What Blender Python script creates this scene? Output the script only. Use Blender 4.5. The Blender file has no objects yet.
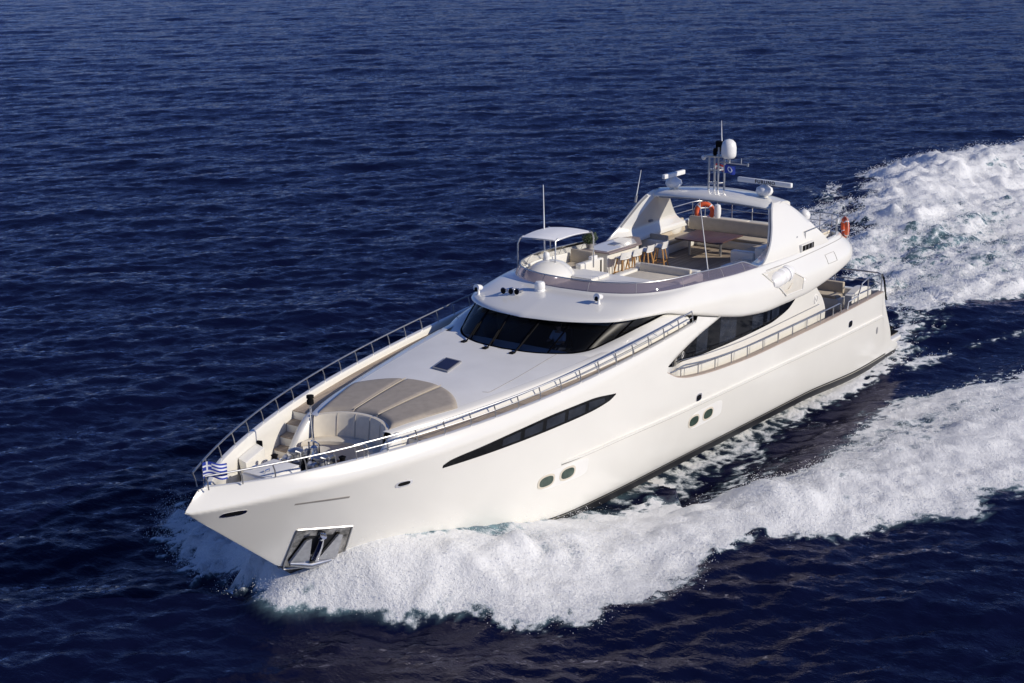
import bpy, bmesh, math, random
import numpy as np
from mathutils import Vector, Matrix

S = bpy.context.scene
COL = S.collection
R_ = math.radians
rng = np.random.default_rng(7); random.seed(7)

# ------------------------------------------------------------------ camera, sky, sun, exposure
cd = bpy.data.cameras.new('camera'); cam = bpy.data.objects.new('camera', cd); COL.objects.link(cam)
def set_cam():
    yaw, pitch, roll = R_(215.631), R_(15.47), R_(-0.489)
    f = Vector((math.cos(yaw)*math.cos(pitch), math.sin(yaw)*math.cos(pitch), -math.sin(pitch)))
    r = Vector((math.sin(yaw), -math.cos(yaw), 0)); u = r.cross(f)
    c, s = math.cos(roll), math.sin(roll)
    r2 = c*r + s*u; u2 = -s*r + c*u
    m = Matrix((r2, u2, -f)).transposed().to_4x4(); m.translation = (58.394, 26.838, 17.425)
    cam.matrix_world = m
set_cam()
cd.sensor_width = 36; cd.lens = 1644.6*36/1024; cd.clip_start = 1; cd.clip_end = 20000
S.camera = cam

SUN_EL, SUN_AZ = 27.5, math.degrees(math.atan2(-0.20, 0.98))   # azimuth clockwise from +y
w = bpy.data.worlds.new('World'); S.world = w; w.use_nodes = True
nt = w.node_tree; bg = nt.nodes['Background']
sky = nt.nodes.new('ShaderNodeTexSky'); sky.sky_type = 'NISHITA'; sky.sun_disc = False
sky.sun_elevation = R_(SUN_EL); sky.sun_rotation = R_(SUN_AZ); sky.altitude = 50
sky.air_density = 1.0; sky.dust_density = 0.0; sky.ozone_density = 5.0
skm = nt.nodes.new('ShaderNodeMix'); skm.data_type = 'RGBA'; skm.blend_type = 'MULTIPLY'; skm.inputs['Factor'].default_value = 1.0
skm.inputs['B'].default_value = (.62, .67, 1.0, 1)      # a deep, clear, polarised-looking blue sky
nt.links.new(sky.outputs[0], skm.inputs['A']); nt.links.new(skm.outputs['Result'], bg.inputs[0]); bg.inputs[1].default_value = 0.092
sl = bpy.data.lights.new('sun', 'SUN'); sun = bpy.data.objects.new('sun', sl); COL.objects.link(sun)
sl.energy = 3.85; sl.angle = R_(0.5); sl.color = (1.0, 0.92, 0.80)
sd = Vector((math.sin(R_(SUN_AZ))*math.cos(R_(SUN_EL)), math.cos(R_(SUN_AZ))*math.cos(R_(SUN_EL)), math.sin(R_(SUN_EL))))
sun.rotation_euler = (-sd).to_track_quat('-Z', 'Y').to_euler(); sun.location = sd*80 + Vector((17, 0, 0))
S.view_settings.view_transform = 'Standard'; S.view_settings.look = 'None'
S.view_settings.exposure = 0.0; S.view_settings.gamma = 1.0

# ------------------------------------------------------------------ materials
def nodes_of(name):
    m = bpy.data.materials.new(name); m.use_nodes = True
    return m, m.node_tree, m.node_tree.nodes['Principled BSDF']
def N(nt, kind, **kw):
    n = nt.nodes.new(kind)
    for k, v in kw.items(): setattr(n, k, v)
    return n
def mat(name, col, rough=.5, metal=0., vary=.06, scale=3., bump=0., bscale=60., coat=0., spec=.5, stretch=(1, 1, 1)):
    m, nt, b = nodes_of(name)
    b.inputs['Roughness'].default_value = rough; b.inputs['Metallic'].default_value = metal
    b.inputs['Coat Weight'].default_value = coat; b.inputs['Coat Roughness'].default_value = .06
    b.inputs['Specular IOR Level'].default_value = spec
    g = N(nt, 'ShaderNodeNewGeometry'); mp = N(nt, 'ShaderNodeMapping'); mp.inputs['Scale'].default_value = stretch
    nt.links.new(g.outputs['Position'], mp.inputs['Vector'])
    no = N(nt, 'ShaderNodeTexNoise'); no.inputs['Scale'].default_value = scale; no.inputs['Detail'].default_value = 6
    nt.links.new(mp.outputs[0], no.inputs['Vector'])
    cr = N(nt, 'ShaderNodeValToRGB'); cr.color_ramp.elements[0].position = .3; cr.color_ramp.elements[1].position = .7
    lo = [c*(1-vary) for c in col]; hi = [min(1, c*(1+vary)) for c in col]
    cr.color_ramp.elements[0].color = (*lo, 1); cr.color_ramp.elements[1].color = (*hi, 1)
    nt.links.new(no.outputs['Fac'], cr.inputs['Fac']); nt.links.new(cr.outputs['Color'], b.inputs['Base Color'])
    if bump:
        n2 = N(nt, 'ShaderNodeTexNoise'); n2.inputs['Scale'].default_value = bscale; n2.inputs['Detail'].default_value = 4
        nt.links.new(mp.outputs[0], n2.inputs['Vector'])
        bp = N(nt, 'ShaderNodeBump'); bp.inputs['Strength'].default_value = bump; bp.inputs['Distance'].default_value = .01
        nt.links.new(n2.outputs['Fac'], bp.inputs['Height']); nt.links.new(bp.outputs[0], b.inputs['Normal'])
    return m
def teak_mat(name, col, plank=.09, line=.45):
    m, nt, b = nodes_of(name); b.inputs['Roughness'].default_value = .65
    g = N(nt, 'ShaderNodeNewGeometry'); sp = N(nt, 'ShaderNodeSeparateXYZ'); nt.links.new(g.outputs['Position'], sp.inputs[0])
    d = N(nt, 'ShaderNodeMath', operation='DIVIDE'); d.inputs[1].default_value = plank; nt.links.new(sp.outputs['Y'], d.inputs[0])
    fr = N(nt, 'ShaderNodeMath', operation='FRACT'); nt.links.new(d.outputs[0], fr.inputs[0])
    lt = N(nt, 'ShaderNodeMath', operation='LESS_THAN'); lt.inputs[1].default_value = .1; nt.links.new(fr.outputs[0], lt.inputs[0])
    fl = N(nt, 'ShaderNodeMath', operation='FLOOR'); nt.links.new(d.outputs[0], fl.inputs[0])
    wn = N(nt, 'ShaderNodeTexWhiteNoise', noise_dimensions='1D'); nt.links.new(fl.outputs[0], wn.inputs['W'])
    mp = N(nt, 'ShaderNodeMapping'); mp.inputs['Scale'].default_value = (1.2, 14, 4); nt.links.new(g.outputs['Position'], mp.inputs[0])
    no = N(nt, 'ShaderNodeTexNoise'); no.inputs['Scale'].default_value = 2; no.inputs['Detail'].default_value = 8; nt.links.new(mp.outputs[0], no.inputs['Vector'])
    ad = N(nt, 'ShaderNodeMath', operation='MULTIPLY_ADD'); ad.inputs[1].default_value = .5; nt.links.new(wn.outputs['Value'], ad.inputs[0]); nt.links.new(no.outputs['Fac'], ad.inputs[2])
    cr = N(nt, 'ShaderNodeValToRGB'); cr.color_ramp.elements[0].position = .3; cr.color_ramp.elements[1].position = 1.1 if False else 1.0
    cr.color_ramp.elements[0].color = (*[c*.7 for c in col], 1); cr.color_ramp.elements[1].color = (*[c*1.3 for c in col], 1)
    nt.links.new(ad.outputs[0], cr.inputs['Fac'])
    mx = N(nt, 'ShaderNodeMix', data_type='RGBA'); mx.inputs['B'].default_value = (*[c*(1-line) for c in col], 1)
    nt.links.new(lt.outputs[0], mx.inputs['Factor']); nt.links.new(cr.outputs['Color'], mx.inputs['A'])
    nt.links.new(mx.outputs['Result'], b.inputs['Base Color'])
    return m
def glass_mat(name, tint, rough=.03, alpha=.5, body=.6, ior=1.5):
    """tinted pane: see-through mixed with a mirror-like gloss"""
    m, nt, b = nodes_of(name); nt.nodes.remove(b)
    tr = N(nt, 'ShaderNodeBsdfTransparent'); tr.inputs[0].default_value = (*tint, 1)
    gl = N(nt, 'ShaderNodeBsdfGlossy'); gl.inputs['Roughness'].default_value = rough; gl.inputs[0].default_value = (.9, .9, .9, 1)
    df = N(nt, 'ShaderNodeBsdfDiffuse'); df.inputs[0].default_value = (*[t*body for t in tint], 1)
    m1 = N(nt, 'ShaderNodeMixShader'); m1.inputs[0].default_value = alpha
    nt.links.new(tr.outputs[0], m1.inputs[1]); nt.links.new(df.outputs[0], m1.inputs[2])
    fr = N(nt, 'ShaderNodeFresnel'); fr.inputs[0].default_value = ior
    m2 = N(nt, 'ShaderNodeMixShader'); nt.links.new(fr.outputs[0], m2.inputs[0])
    nt.links.new(m1.outputs[0], m2.inputs[1]); nt.links.new(gl.outputs[0], m2.inputs[2])
    nt.links.new(m2.outputs[0], nt.nodes['Material Output'].inputs['Surface'])
    return m

M = {}
M['gel'] = mat('gelcoat', (.80, .78, .715), .2, vary=.02, scale=.6, coat=.5)
M['deckw'] = mat('deck_white', (.80, .785, .74), .45, vary=.04, scale=1.2, bump=.15, bscale=120)
M['white'] = mat('white_plastic', (.82, .81, .78), .35, vary=.03)
M['canvas'] = mat('canvas_white', (.83, .83, .83), .8, vary=.03, bump=.2, bscale=90)
M['teak'] = teak_mat('teak', (.34, .235, .145))
M['teakgrey'] = teak_mat('teak_grey', (.36, .29, .22))
M['teakdark'] = teak_mat('teak_dark_brown', (.22, .11, .055))  # darker brown planks for the bow deck
M['caprail'] = mat('cap_wood', (.40, .32, .26), .5, vary=.12, scale=4, stretch=(1, 8, 8))
M['beige'] = mat('beige_fabric', (.50, .43, .33), .85, vary=.06, scale=6, bump=.3, bscale=150)
M['beigel'] = mat('light_cushion', (.66, .60, .49), .8, vary=.05, scale=6, bump=.25, bscale=150)
M['taupe'] = mat('sunpad_fabric', (.36, .315, .262), .9, vary=.08, scale=5, bump=.4, bscale=160)
M['seam'] = mat('seam_fabric', (.47, .415, .335), .8)
M['steel'] = mat('steel', (.50, .50, .50), .42, 1.0, vary=.1)
M['chrome'] = mat('chrome', (.75, .75, .76), .07, 1.0, vary=.05)
M['galv'] = mat('anchor_steel', (.60, .60, .60), .28, .9, vary=.12, scale=8)
M['pocket'] = mat('pocket_steel', (.38, .365, .335), .2, 1.0, vary=.75, scale=4.5)  # strong mottling paints the plate's broken reflections into its colour
M['black'] = mat('black_rubber', (.010, .010, .011), .7, vary=.2, spec=.05)
M['frame'] = mat('window_gasket', (.003, .003, .004), .9, vary=.2, spec=0.)
M['hatchglass'] = mat('hatch_glass', (.012, .006, .018), .1, vary=.3, spec=.2)
M['shadow'] = mat('painted_shadow_grey', (.20, .19, .17), .6)
M['dark'] = mat('dark_interior', (.02, .02, .022), .6, vary=.2)
M['antifoul'] = mat('antifoul', (.014, .014, .016), .45, vary=.3, scale=2)
M['stripe'] = mat('boot_stripe', (.50, .47, .40), .4)
M['groove'] = mat('shadow_line', (.30, .28, .25), .5)
M['glass'] = mat('black_glass', (.004, .0045, .006), .04, vary=.2, spec=.12)
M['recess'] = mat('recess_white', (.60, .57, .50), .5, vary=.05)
M['pane'] = mat('curtain_glass', (.016, .02, .03), .05, vary=.4, scale=2.5, spec=.18)
M['green'] = mat('port_glass', (.05, .075, .06), .08, vary=.3, scale=5)
M['ring'] = mat('orange_ring', (.72, .11, .03), .55, vary=.08)
M['wood'] = mat('stool_wood', (.50, .27, .09), .5, vary=.15, scale=10)
M['table'] = mat('table_wood', (.10, .05, .038), .5, vary=.25, scale=2, stretch=(1, 8, 1), coat=.1)
M['bartop'] = mat('bar_edge', (.30, .235, .21), .3, vary=.1)
M['leaf'] = mat('leaf', (.05, .075, .025), .6, vary=.4, scale=20)
M['pot'] = mat('pot', (.30, .28, .26), .6)
M['blue'] = mat('flag_blue', (.02, .05, .36), .8, vary=.05)
M['flagw'] = mat('flag_white', (.80, .80, .82), .8, vary=.03)
M['red'] = mat('flag_red', (.45, .05, .06), .8, vary=.05)
M['skin'] = mat('skin', (.46, .26, .18), .5)
M['hair'] = mat('hair', (.03, .02, .015), .6)
M['shirt'] = mat('shirt', (.62, .70, .80), .8)
M['trouser'] = mat('trousers', (.03, .035, .06), .8)
M['wscreen'] = glass_mat('windscreen_tint', (.58, .62, .68), alpha=.16, body=.02, ior=1.25, rough=.34)
M['flyglass'] = glass_mat('smoked_acrylic', (.40, .35, .40), alpha=.42)
M['grey'] = mat('grey_plastic', (.25, .25, .26), .5)
M['rope'] = mat('rope', (.65, .60, .50), .9, bump=.4)

# ------------------------------------------------------------------ mesh helpers
WLOC = {}; TWIN = {}
class MB:
    def __init__(s): s.v = []; s.f = []; s.m = []; s.pair = False
    def add(s, verts, faces, mi=0):
        o = len(s.v); s.v.extend([tuple(map(float, p)) for p in verts])
        for f in faces: s.f.append(tuple(i+o for i in f)); s.m.append(mi)
        return s
    def grid(s, P, cu=False, cv=False, mi=0):
        P = np.asarray(P, float); n, m = P.shape[:2]; F = []
        for i in range(n if cu else n-1):
            for j in range(m if cv else m-1):
                a, b = i, (i+1) % n; c, d = j, (j+1) % m
                F.append((a*m+c, b*m+c, b*m+d, a*m+d))
        return s.add(P.reshape(-1, 3), F, mi)
    def tube(s, pts, r, n=8, mi=0, closed=False):
        pts = [Vector(p) for p in pts]; k = len(pts)
        rs = r if isinstance(r, (list, tuple)) else [r]*k
        P = []; up = None
        for i, p in enumerate(pts):
            if closed: t = pts[(i+1) % k] - pts[i-1]
            else: t = pts[min(i+1, k-1)] - pts[max(i-1, 0)]
            t.normalize()
            if up is None: up = Vector((0, 0, 1)) if abs(t.z) < .9 else Vector((1, 0, 0))
            a = t.cross(up); a.normalize(); b = a.cross(t); up = b
            P.append([p + (a*math.cos(q) + b*math.sin(q))*rs[i] for q in np.arange(n)*2*math.pi/n])
        s.grid([[tuple(q) for q in row] for row in P], cu=closed, cv=True, mi=mi)
        if not closed:
            o = len(s.v) - k*n
            s.f.append(tuple(o+i for i in range(n))[::-1]); s.m.append(mi)
            s.f.append(tuple(o+(k-1)*n+i for i in range(n))); s.m.append(mi)
        return s
    def box(s, c, d, rz=0., ry=0., rx=0., mi=0, taper=1.):
        Mx = Matrix.Translation(c) @ Matrix.Rotation(rz, 4, 'Z') @ Matrix.Rotation(ry, 4, 'Y') @ Matrix.Rotation(rx, 4, 'X')
        vs = []
        for z in (-.5, .5):
            k = taper if z > 0 else 1.
            for x, y in ((-.5, -.5), (.5, -.5), (.5, .5), (-.5, .5)):
                vs.append(Mx @ Vector((x*d[0]*k, y*d[1]*k, z*d[2])))
        return s.add(vs, [(3, 2, 1, 0), (4, 5, 6, 7), (0, 1, 5, 4), (1, 2, 6, 5), (2, 3, 7, 6), (3, 0, 4, 7)], mi)
    def b6(s, x0, x1, y0, y1, z0, z1, mi=0):
        return s.box(((x0+x1)/2, (y0+y1)/2, (z0+z1)/2), (abs(x1-x0), abs(y1-y0), abs(z1-z0)), mi=mi)
    def prism(s, poly, z0, z1, mi=0):
        n = len(poly)
        vs = [(x, y, z0) for x, y in poly] + [(x, y, z1) for x, y in poly]
        F = [tuple(range(n))[::-1], tuple(range(n, 2*n))] + [(i, (i+1) % n, n+(i+1) % n, n+i) for i in range(n)]
        return s.add(vs, F, mi)
    def lathe(s, prof, c, n=20, mi=0, Mx=None):
        P = []
        for r, z in prof:
            row = []
            for q in np.arange(n)*2*math.pi/n:
                p = Vector((r*math.cos(q), r*math.sin(q), z))
                if Mx: p = Mx @ p
                row.append(tuple(p + Vector(c)))
            P.append(row)
        s.grid(P, cv=True, mi=mi)
        if prof[0][0] > 1e-4: o = len(s.v)-len(prof)*n; s.f.append(tuple(o+i for i in range(n))[::-1]); s.m.append(mi)
        if prof[-1][0] > 1e-4: o = len(s.v)-n; s.f.append(tuple(o+i for i in range(n))); s.m.append(mi)
        return s
    def ell(s, c, r, n=16, m=10, mi=0, z0=-1.):
        a0 = math.asin(z0)
        prof = [(max(math.cos(a), 1e-5), math.sin(a)) for a in np.linspace(a0, math.pi/2, m)]
        return s.lathe(prof, c, n, mi, Matrix.Diagonal((r[0], r[1], r[2])).to_3x3())
    def mirror(s): s.pair = True; return s
    def join(s):
        o = len(s.v); k = len(s.f)
        s.v += [(x, -y, z) for x, y, z in s.v]
        for i in range(k): s.f.append(tuple(j+o for j in reversed(s.f[i]))); s.m.append(s.m[i])
        return s
    def build(s, name, mats, parent=None, bevel=0., ang=40, local=False, weld=0.0005, smooth=True):
        if s.pair:
            s.pair = False; a = s.build(name, mats, parent, bevel, ang, local, weld, smooth)
            s.v = [(x, -y, z) for x, y, z in s.v]
            TWIN[a.name] = s.build(name, mats, TWIN.get(parent.name, parent) if parent else None, bevel, ang, local, weld, smooth); return a
        me = bpy.data.meshes.new(name)
        bm = bmesh.new(); vs = [bm.verts.new(p) for p in s.v]
        for f, mi in zip(s.f, s.m):
            try: fc = bm.faces.new([vs[i] for i in f]); fc.material_index = mi
            except ValueError: pass
        if weld: bmesh.ops.remove_doubles(bm, verts=bm.verts, dist=weld)
        bmesh.ops.dissolve_degenerate(bm, dist=1e-5, edges=bm.edges)
        bmesh.ops.recalc_face_normals(bm, faces=bm.faces)
        if bevel:
            es = [e for e in bm.edges if len(e.link_faces) == 2 and e.calc_face_angle(0) > R_(38)]
            bmesh.ops.bevel(bm, geom=es, offset=bevel, segments=3, profile=.5, affect='EDGES', clamp_overlap=True)
        for f in bm.faces: f.smooth = smooth
        bm.to_mesh(me); bm.free()
        if smooth: me.set_sharp_from_angle(angle=R_(ang))
        for x in (mats if isinstance(mats, (list, tuple)) else [mats]): me.materials.append(M[x] if isinstance(x, str) else x)
        o = bpy.data.objects.new(name, me); COL.objects.link(o)
        if parent:
            o.parent = parent
            if not local: o.matrix_parent_inverse = Matrix.Translation(-Vector(WLOC.get(parent.name, (0, 0, 0))))
        return o
def tag(o, label=None, cat=None, group=None, kind=None):
    for k, v in (('label', label), ('category', cat), ('group', group), ('kind', kind)):
        if v: o[k] = v
    return o
def empty(name, loc, rz=0.):
    o = bpy.data.objects.new(name, None); COL.objects.link(o); o.location = loc; o.rotation_euler.z = rz
    o.empty_display_size = .3; WLOC[o.name] = tuple(loc); return o
def copy_tree(o, parent=None):
    c = o.copy(); COL.objects.link(c); c.parent = parent
    for ch in list(o.children): copy_tree(ch, c)
    return c
def arc(pts, k=6):
    """smooth polyline through points"""
    pts = np.array(pts, float); n = len(pts); out = []
    f = [cub(range(n), pts[:, i]) for i in range(pts.shape[1])]
    t = np.linspace(0, n-1, (n-1)*k+1)
    return np.stack([g(t) for g in f], -1)
# ---- curves
def cub(xs, ys):
    """smooth interpolation through control points (Catmull-Rom, monotone limited)"""
    xs = np.array(xs, float); ys = np.array(ys, float)
    if xs[0] > xs[-1]: xs, ys = xs[::-1], ys[::-1]
    d = np.diff(ys) / np.diff(xs)
    m = np.empty_like(ys); m[0] = d[0]; m[-1] = d[-1]
    m[1:-1] = np.where(d[:-1]*d[1:] <= 0, 0, 2*d[:-1]*d[1:]/np.where(d[:-1]+d[1:] == 0, 1, d[:-1]+d[1:]))
    def f(x):
        x = np.clip(np.asarray(x, float), xs[0], xs[-1])
        i = np.clip(np.searchsorted(xs, x) - 1, 0, len(xs) - 2)
        h = xs[i+1] - xs[i]; t = (x - xs[i]) / h
        return ((1+2*t)*(1-t)**2*ys[i] + t*(1-t)**2*h*m[i] + t*t*(3-2*t)*ys[i+1] + t*t*(t-1)*h*m[i+1])
    return f
def sm(a, b, x):
    t = np.clip((np.asarray(x, float) - a) / (b - a), 0, 1); return t*t*(3-2*t)

# ---- hull lines: x runs from the stern (0) to the bow (34), y to port, z up from the water
def sheer_y(x):
    u = np.clip((np.asarray(x, float) - 15.48) / 18.32, 0, 1)
    return 3.615*(1 - u**3.06) - 0.2*sm(9, 0, x)
def sheer_z(x):
    s = (np.asarray(x, float) - 20) / 10; return 4.521 - 0.672*s + 0.195*s*s
def knuck_y(x):
    u = np.clip((np.asarray(x, float) - 15.48) / 18.52, 0, 1)
    return (3.615*(1 - u**3.2)) + 0.06 - 0.06*sm(30, 34, x) - 0.2*sm(9, 0, x)
knuck_d = cub([15, 22, 28, 32, 34], [.3, .3, .36, .42, .44])
def knuck_z(x): return sheer_z(x) - knuck_d(x)
def stem_z(x): return np.maximum(3.58 + (np.asarray(x, float) - 34)*0.797, -0.9)
_cy = cub([0, 3.6, 8.4, 12, 18, 22, 25, 27.5, 29.5, 31], [3.25, 3.33, 3.28, 3.2, 3.08, 2.9, 2.45, 1.75, .85, 0])
_cz = cub([0, 3.6, 8.4, 12, 18, 22, 25, 27.5, 29.5, 31], [.08, .1, .33, .36, .42, .42, .55, .75, .95, 1.19])
def chine_y(x): return np.where(np.asarray(x) >= 31, 0.0, _cy(x))
def chine_z(x): return np.where(np.asarray(x) >= 31, stem_z(x), _cz(x))
hull_a = cub([0, 18, 22, 26, 29, 32, 34], [.42, .42, .5, .68, .9, 1.0, 1.0])
def hull_y(x, z):
    x = np.asarray(x, float); z = np.asarray(z, float)
    kz, ky, cz, cy = knuck_z(x), knuck_y(x), chine_z(x), chine_y(x)
    t = np.clip((z - cz) / np.maximum(kz - cz, 1e-4), 0, 1)
    lo = cy + (ky - cy) * t**hull_a(x)
    s = np.clip((z - kz) / np.maximum(sheer_z(x) - kz, 1e-4), 0, 1)
    return np.where(z <= kz, lo, ky + (sheer_y(x) - ky) * (0.35*s + 0.65*s*s))
bulw_z = cub([0, 1.7, 5.9, 9, 12, 14.7, 16.6, 17.5, 18.2], [2.7, 2.74, 2.74, 2.77, 2.79, 2.92, 3.12, 3.32, 3.64])
def band_z(x):
    x = np.asarray(x, float); k = sm(26, 31, x); c = np.where(x >= 31, stem_z(x), _cz(x))
    return np.where(x <= 18.2, bulw_z(x), (3.64 + .0*x)*(1-k) + (c + .5*(knuck_z(x)-c))*k)
_xd = cub([2.4, 3.64, 3.84, 4.3, 4.65, 5.2], [18.9, 18.3, 18.2, 16.95, 15.3, 12.5])
def wall_y(x, z):
    """cabin side: flush with the hull at x = 18.2, drawing gently inboard aft of the slanting band"""
    k = sm(0, 1, (_xd(z) - np.asarray(x, float)) / 2.1)
    return hull_y(x, z) - 0.5*k - 0.1*sm(12, 6, x) - .02

# ------------------------------------------------------------------ the yacht
Y = empty('motor_yacht', (17, 0, 0))
tag(Y, 'white three-deck motor yacht cutting through dark blue sea at speed', 'yacht')
def part(mb, name, m, parent=Y, **k): return mb.build(name, m, parent, **k)

# ---- hull shell (both sides), sections from the chine up
XS = np.concatenate([np.linspace(0.0, 18.2, 90), np.linspace(18.2, 33.99, 110)[1:]])
def rake(x, z):   # the bulwark shoulder leans aft above the knuckle at the stem
    return .46*np.clip((z-knuck_z(x))/(sheer_z(x)-knuck_z(x)), 0, 1)*sm(31.5, 34, x)
def tail(x, z):   # raked, rounded transom: shifts the aft end forward with height
    return np.asarray(x) + (1.0*sm(.45, 2.7, z) + .75*sm(.3, .62, z)) * sm(2.2, 0, x) * 1.0
mb = MB()
T = np.linspace(0, 1, 26)
Z0, Zb = chine_z(XS), band_z(XS)
G = np.zeros((len(XS), len(T), 3))
for j, t in enumerate(T):
    z = Z0 + (Zb - Z0)*t; y = hull_y(XS, z)
    G[:, j, 0] = tail(XS, z) - rake(XS, z); G[:, j, 1] = np.maximum(y, 0.004); G[:, j, 2] = z
mb.grid(G)
XF = XS[XS >= 18.199]
T2 = np.linspace(0, 1, 16); zb, zs = band_z(XF), sheer_z(XF)
G2 = np.zeros((len(XF), len(T2), 3))
for j, t in enumerate(T2):
    z = zb + (zs - zb)*t; G2[:, j, 0] = XF - rake(XF, z); G2[:, j, 1] = np.maximum(hull_y(XF, z), .004); G2[:, j, 2] = z
mb.grid(G2)
# stem head: close the narrow gap between the two sides
mb.join()
hull = part(mb, 'hull', 'gel', weld=.012, ang=50)
# transom
mb = MB(); P = []
for j in range(len(T)):
    x, y, z = G[0, j]; P.append([(x, yy, z) for yy in np.linspace(-y, y, 9)])
mb.grid(P); part(mb, 'transom', 'gel')
# bottom below the chine
mb = MB(); P = []
zk = cub([0, 8, 16, 24, 27, 29.5, 31, 34], [-.8, -.9, -1., -1., -.7, .05, 1.19, 3.58])
for i in range(0, len(XS), 3):
    x = XS[i]; a = G[i, 0]
    if x > 31.2: break
    zb_ = max(a[2]-.01-.27*float(sm(28.5, 25, x)), min(float(zk(x)), a[2]-.01)); P.append([tuple(a), (a[0], a[1]*.99, a[2]-.5*(a[2]-zb_)), (a[0], a[1]*.97, zb_)] + [(a[0], a[1]*.97*(1-t), zb_ + (min(float(zk(x)), zb_-.005) - zb_)*t) for t in np.linspace(.2, 1, 5)])
mb.grid(P).join(); part(mb, 'hull_bottom', 'antifoul')
# dark boot line with a pale pinstripe, lying along the chine
def hull_strip(x0, x1, zf, h, off, name, m, n=80, both=True, mid=True, parent=hull, rows=4, fn=None):
    fn = fn or hull_y; xs = np.linspace(x0, x1, n); P = []
    for x in xs:
        z = float(zf(x)); row = [(x, float(fn(x, z-h/2)) - .01, z-h/2)]
        o_ = off*min(1., .1+(x1-x)/.9)
        for q in np.linspace(-.5, .5, rows): row.append((x, float(fn(x, z+h*q)) + o_, z+h*q))
        row.append((x, float(fn(x, z+h/2)) - .01, z+h/2)); P.append(row)
    mb = MB().grid(P)
    for e in (P[0], P[-1]): mb.add(e, [tuple(range(len(e)))])
    if both: mb.mirror()
    return part(mb, name, m, parent)
hull_strip(1.2, 26, lambda x: chine_z(x)+.075, .05, .006, 'boot_stripe', 'antifoul')
hull_strip(1.2, 26, lambda x: chine_z(x)+.025, .035, .006, 'pinstripe', 'stripe')
rubz = cub([1.9, 5.4, 8, 12.1, 17, 21, 22.95], [1.81, 1.89, 1.96, 2.05, 2.15, 2.25, 2.25])
bm_ = lambda x: np.minimum(rubz(x), bulw_z(x)-.14)
hull_strip(1.9, 23.2, lambda x: rubz(x), .06, .07, 'rub_rail', 'gel')
hull_strip(1.9, 23.2, lambda x: rubz(x)-.055, .035, .015, 'rub_rail_shadow', 'shadow')  # grey strip painting in the shadow below the rub rail
# swim platform
mb = MB()
pl = [(1.6, -3.3), (-.35, -3.3), (-.85, -2.9), (-1.0, -1.6), (-1.05, 0), (-1.0, 1.6), (-.85, 2.9), (-.35, 3.3), (1.6, 3.3)]
mb.prism(pl, .36, .56); sp = part(mb, 'swim_platform', 'gel', bevel=.06)
mb = MB(); mb.prism([(x*.9+.02, y*.93) for x, y in pl], .565, .575); part(mb, 'platform_deck', 'teakgrey', sp)
for s in (-1, 1):
    mb = MB()
    mb.lathe([(.09, 0), (.06, .03), (.05, .16), (.11, .2), (.1, .26), (.02, .28)], (-.3, s*2.85, .575), 14)
    mb.b6(-.65, .1, s*2.85-.25, s*2.85+.2, .575, .62)
    part(mb, 'mooring_bollard', 'black', sp)

# ---- windows in the hull side
def surf_window(x0, x1, lo, up, fn, off, n=70, m=8):
    xs = np.linspace(x0, x1, n); P = []
    for x in xs:
        a, b = float(lo(x)), max(float(up(x)), float(lo(x))+.004)
        row = [(x, float(fn(x, a))-.015, a)] + [(x, float(fn(x, z))+off, z) for z in np.linspace(a, b, m)] + [(x, float(fn(x, b))-.015, b)]
        P.append(row)
    mb = MB().grid(P)
    for e in (P[0], P[-1]): mb.add(e, [tuple(range(len(e)))])
    return mb
hlo = cub([20.95, 21.27, 22.15, 23.46, 25.04, 26.45, 27.62], [3.69, 3.57, 3.47, 3.42, 3.37, 3.33, 3.30])
hup = cub([20.95, 22.2, 23.52, 25.1, 26.5, 27.4, 27.64], [3.72, 3.85, 3.84, 3.74, 3.59, 3.48, 3.38])
mb = surf_window(20.95, 27.64, hlo, hup, hull_y, .008).mirror(); hw = part(mb, 'hull_window', 'glass')
for a, b in ((21.5, 22.25), (22.4, 23.15), (23.3, 24.05), (24.2, 24.9), (25.05, 25.7)):
    mb = surf_window(a, b, lambda x: hlo(x)+.07, lambda x: hup(x)-.07, hull_y, .012, n=10).mirror(); part(mb, 'pane', 'pane', hw)
def oval(mb, cx, cz, a, b, off, fn=hull_y, e=2.6, rings=4, tilt=0., n=28, mi=0):
    P = []
    for k in range(rings+1):
        q = k/rings; row = []
        for t in np.arange(n)*2*math.pi/n:
            c, s = math.cos(t), math.sin(t)
            dx = a*math.copysign(abs(c)**(2/e), c)*q; dz = b*math.copysign(abs(s)**(2/e), s)*q
            x, z = cx+dx, cz+dz+tilt*dx; row.append((x, float(fn(x, z))+off, z))
        P.append(row)
    P.append([(x, y-off-.03, z) for x, y, z in P[-1]])
    return mb.grid(P, cv=True, mi=mi)
for cx, cz, tl in ((23.75, 1.86, -.01), (22.88, 1.86, -.01), (16.25, 1.60, 0), (15.37, 1.60, 0)):
    mb = oval(MB(), cx, cz, .34, .20, .012).mirror(); ph = part(mb, 'porthole', 'beigel')
    mb = oval(MB(), cx, cz, .27, .145, .02).mirror(); part(mb, 'porthole_glass', 'green', ph)
for cx, cz, L in ((23.05, 1.86, .98), (15.55, 1.60, .98)):
    mb = oval(MB(), cx-.1, cz, L, .27, .005, e=5).mirror(); part(mb, 'porthole_recess', 'deckw', hull)
for cx, cz, a, b in ((16.1, 2.34, .17, .12), (5.0, 2.2, .17, .12), (32.88, 3.30, .28, .075), (28.72, 3.14, .24, .085)):
    fl = oval(MB(), cx, cz, a, b, .015, e=3.).mirror(); fo = part(fl, 'fairlead', 'chrome')
    mb = oval(MB(), cx, cz, a*.7, b*.6, .022, e=3.).mirror(); part(mb, 'fairlead_hole', 'black', fo)
hull_strip(30.15, 31.5, lambda x: 3.12+(x-30.15)*.085, .05, .012, 'boarding_slot', 'groove', n=16, both=True)
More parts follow.
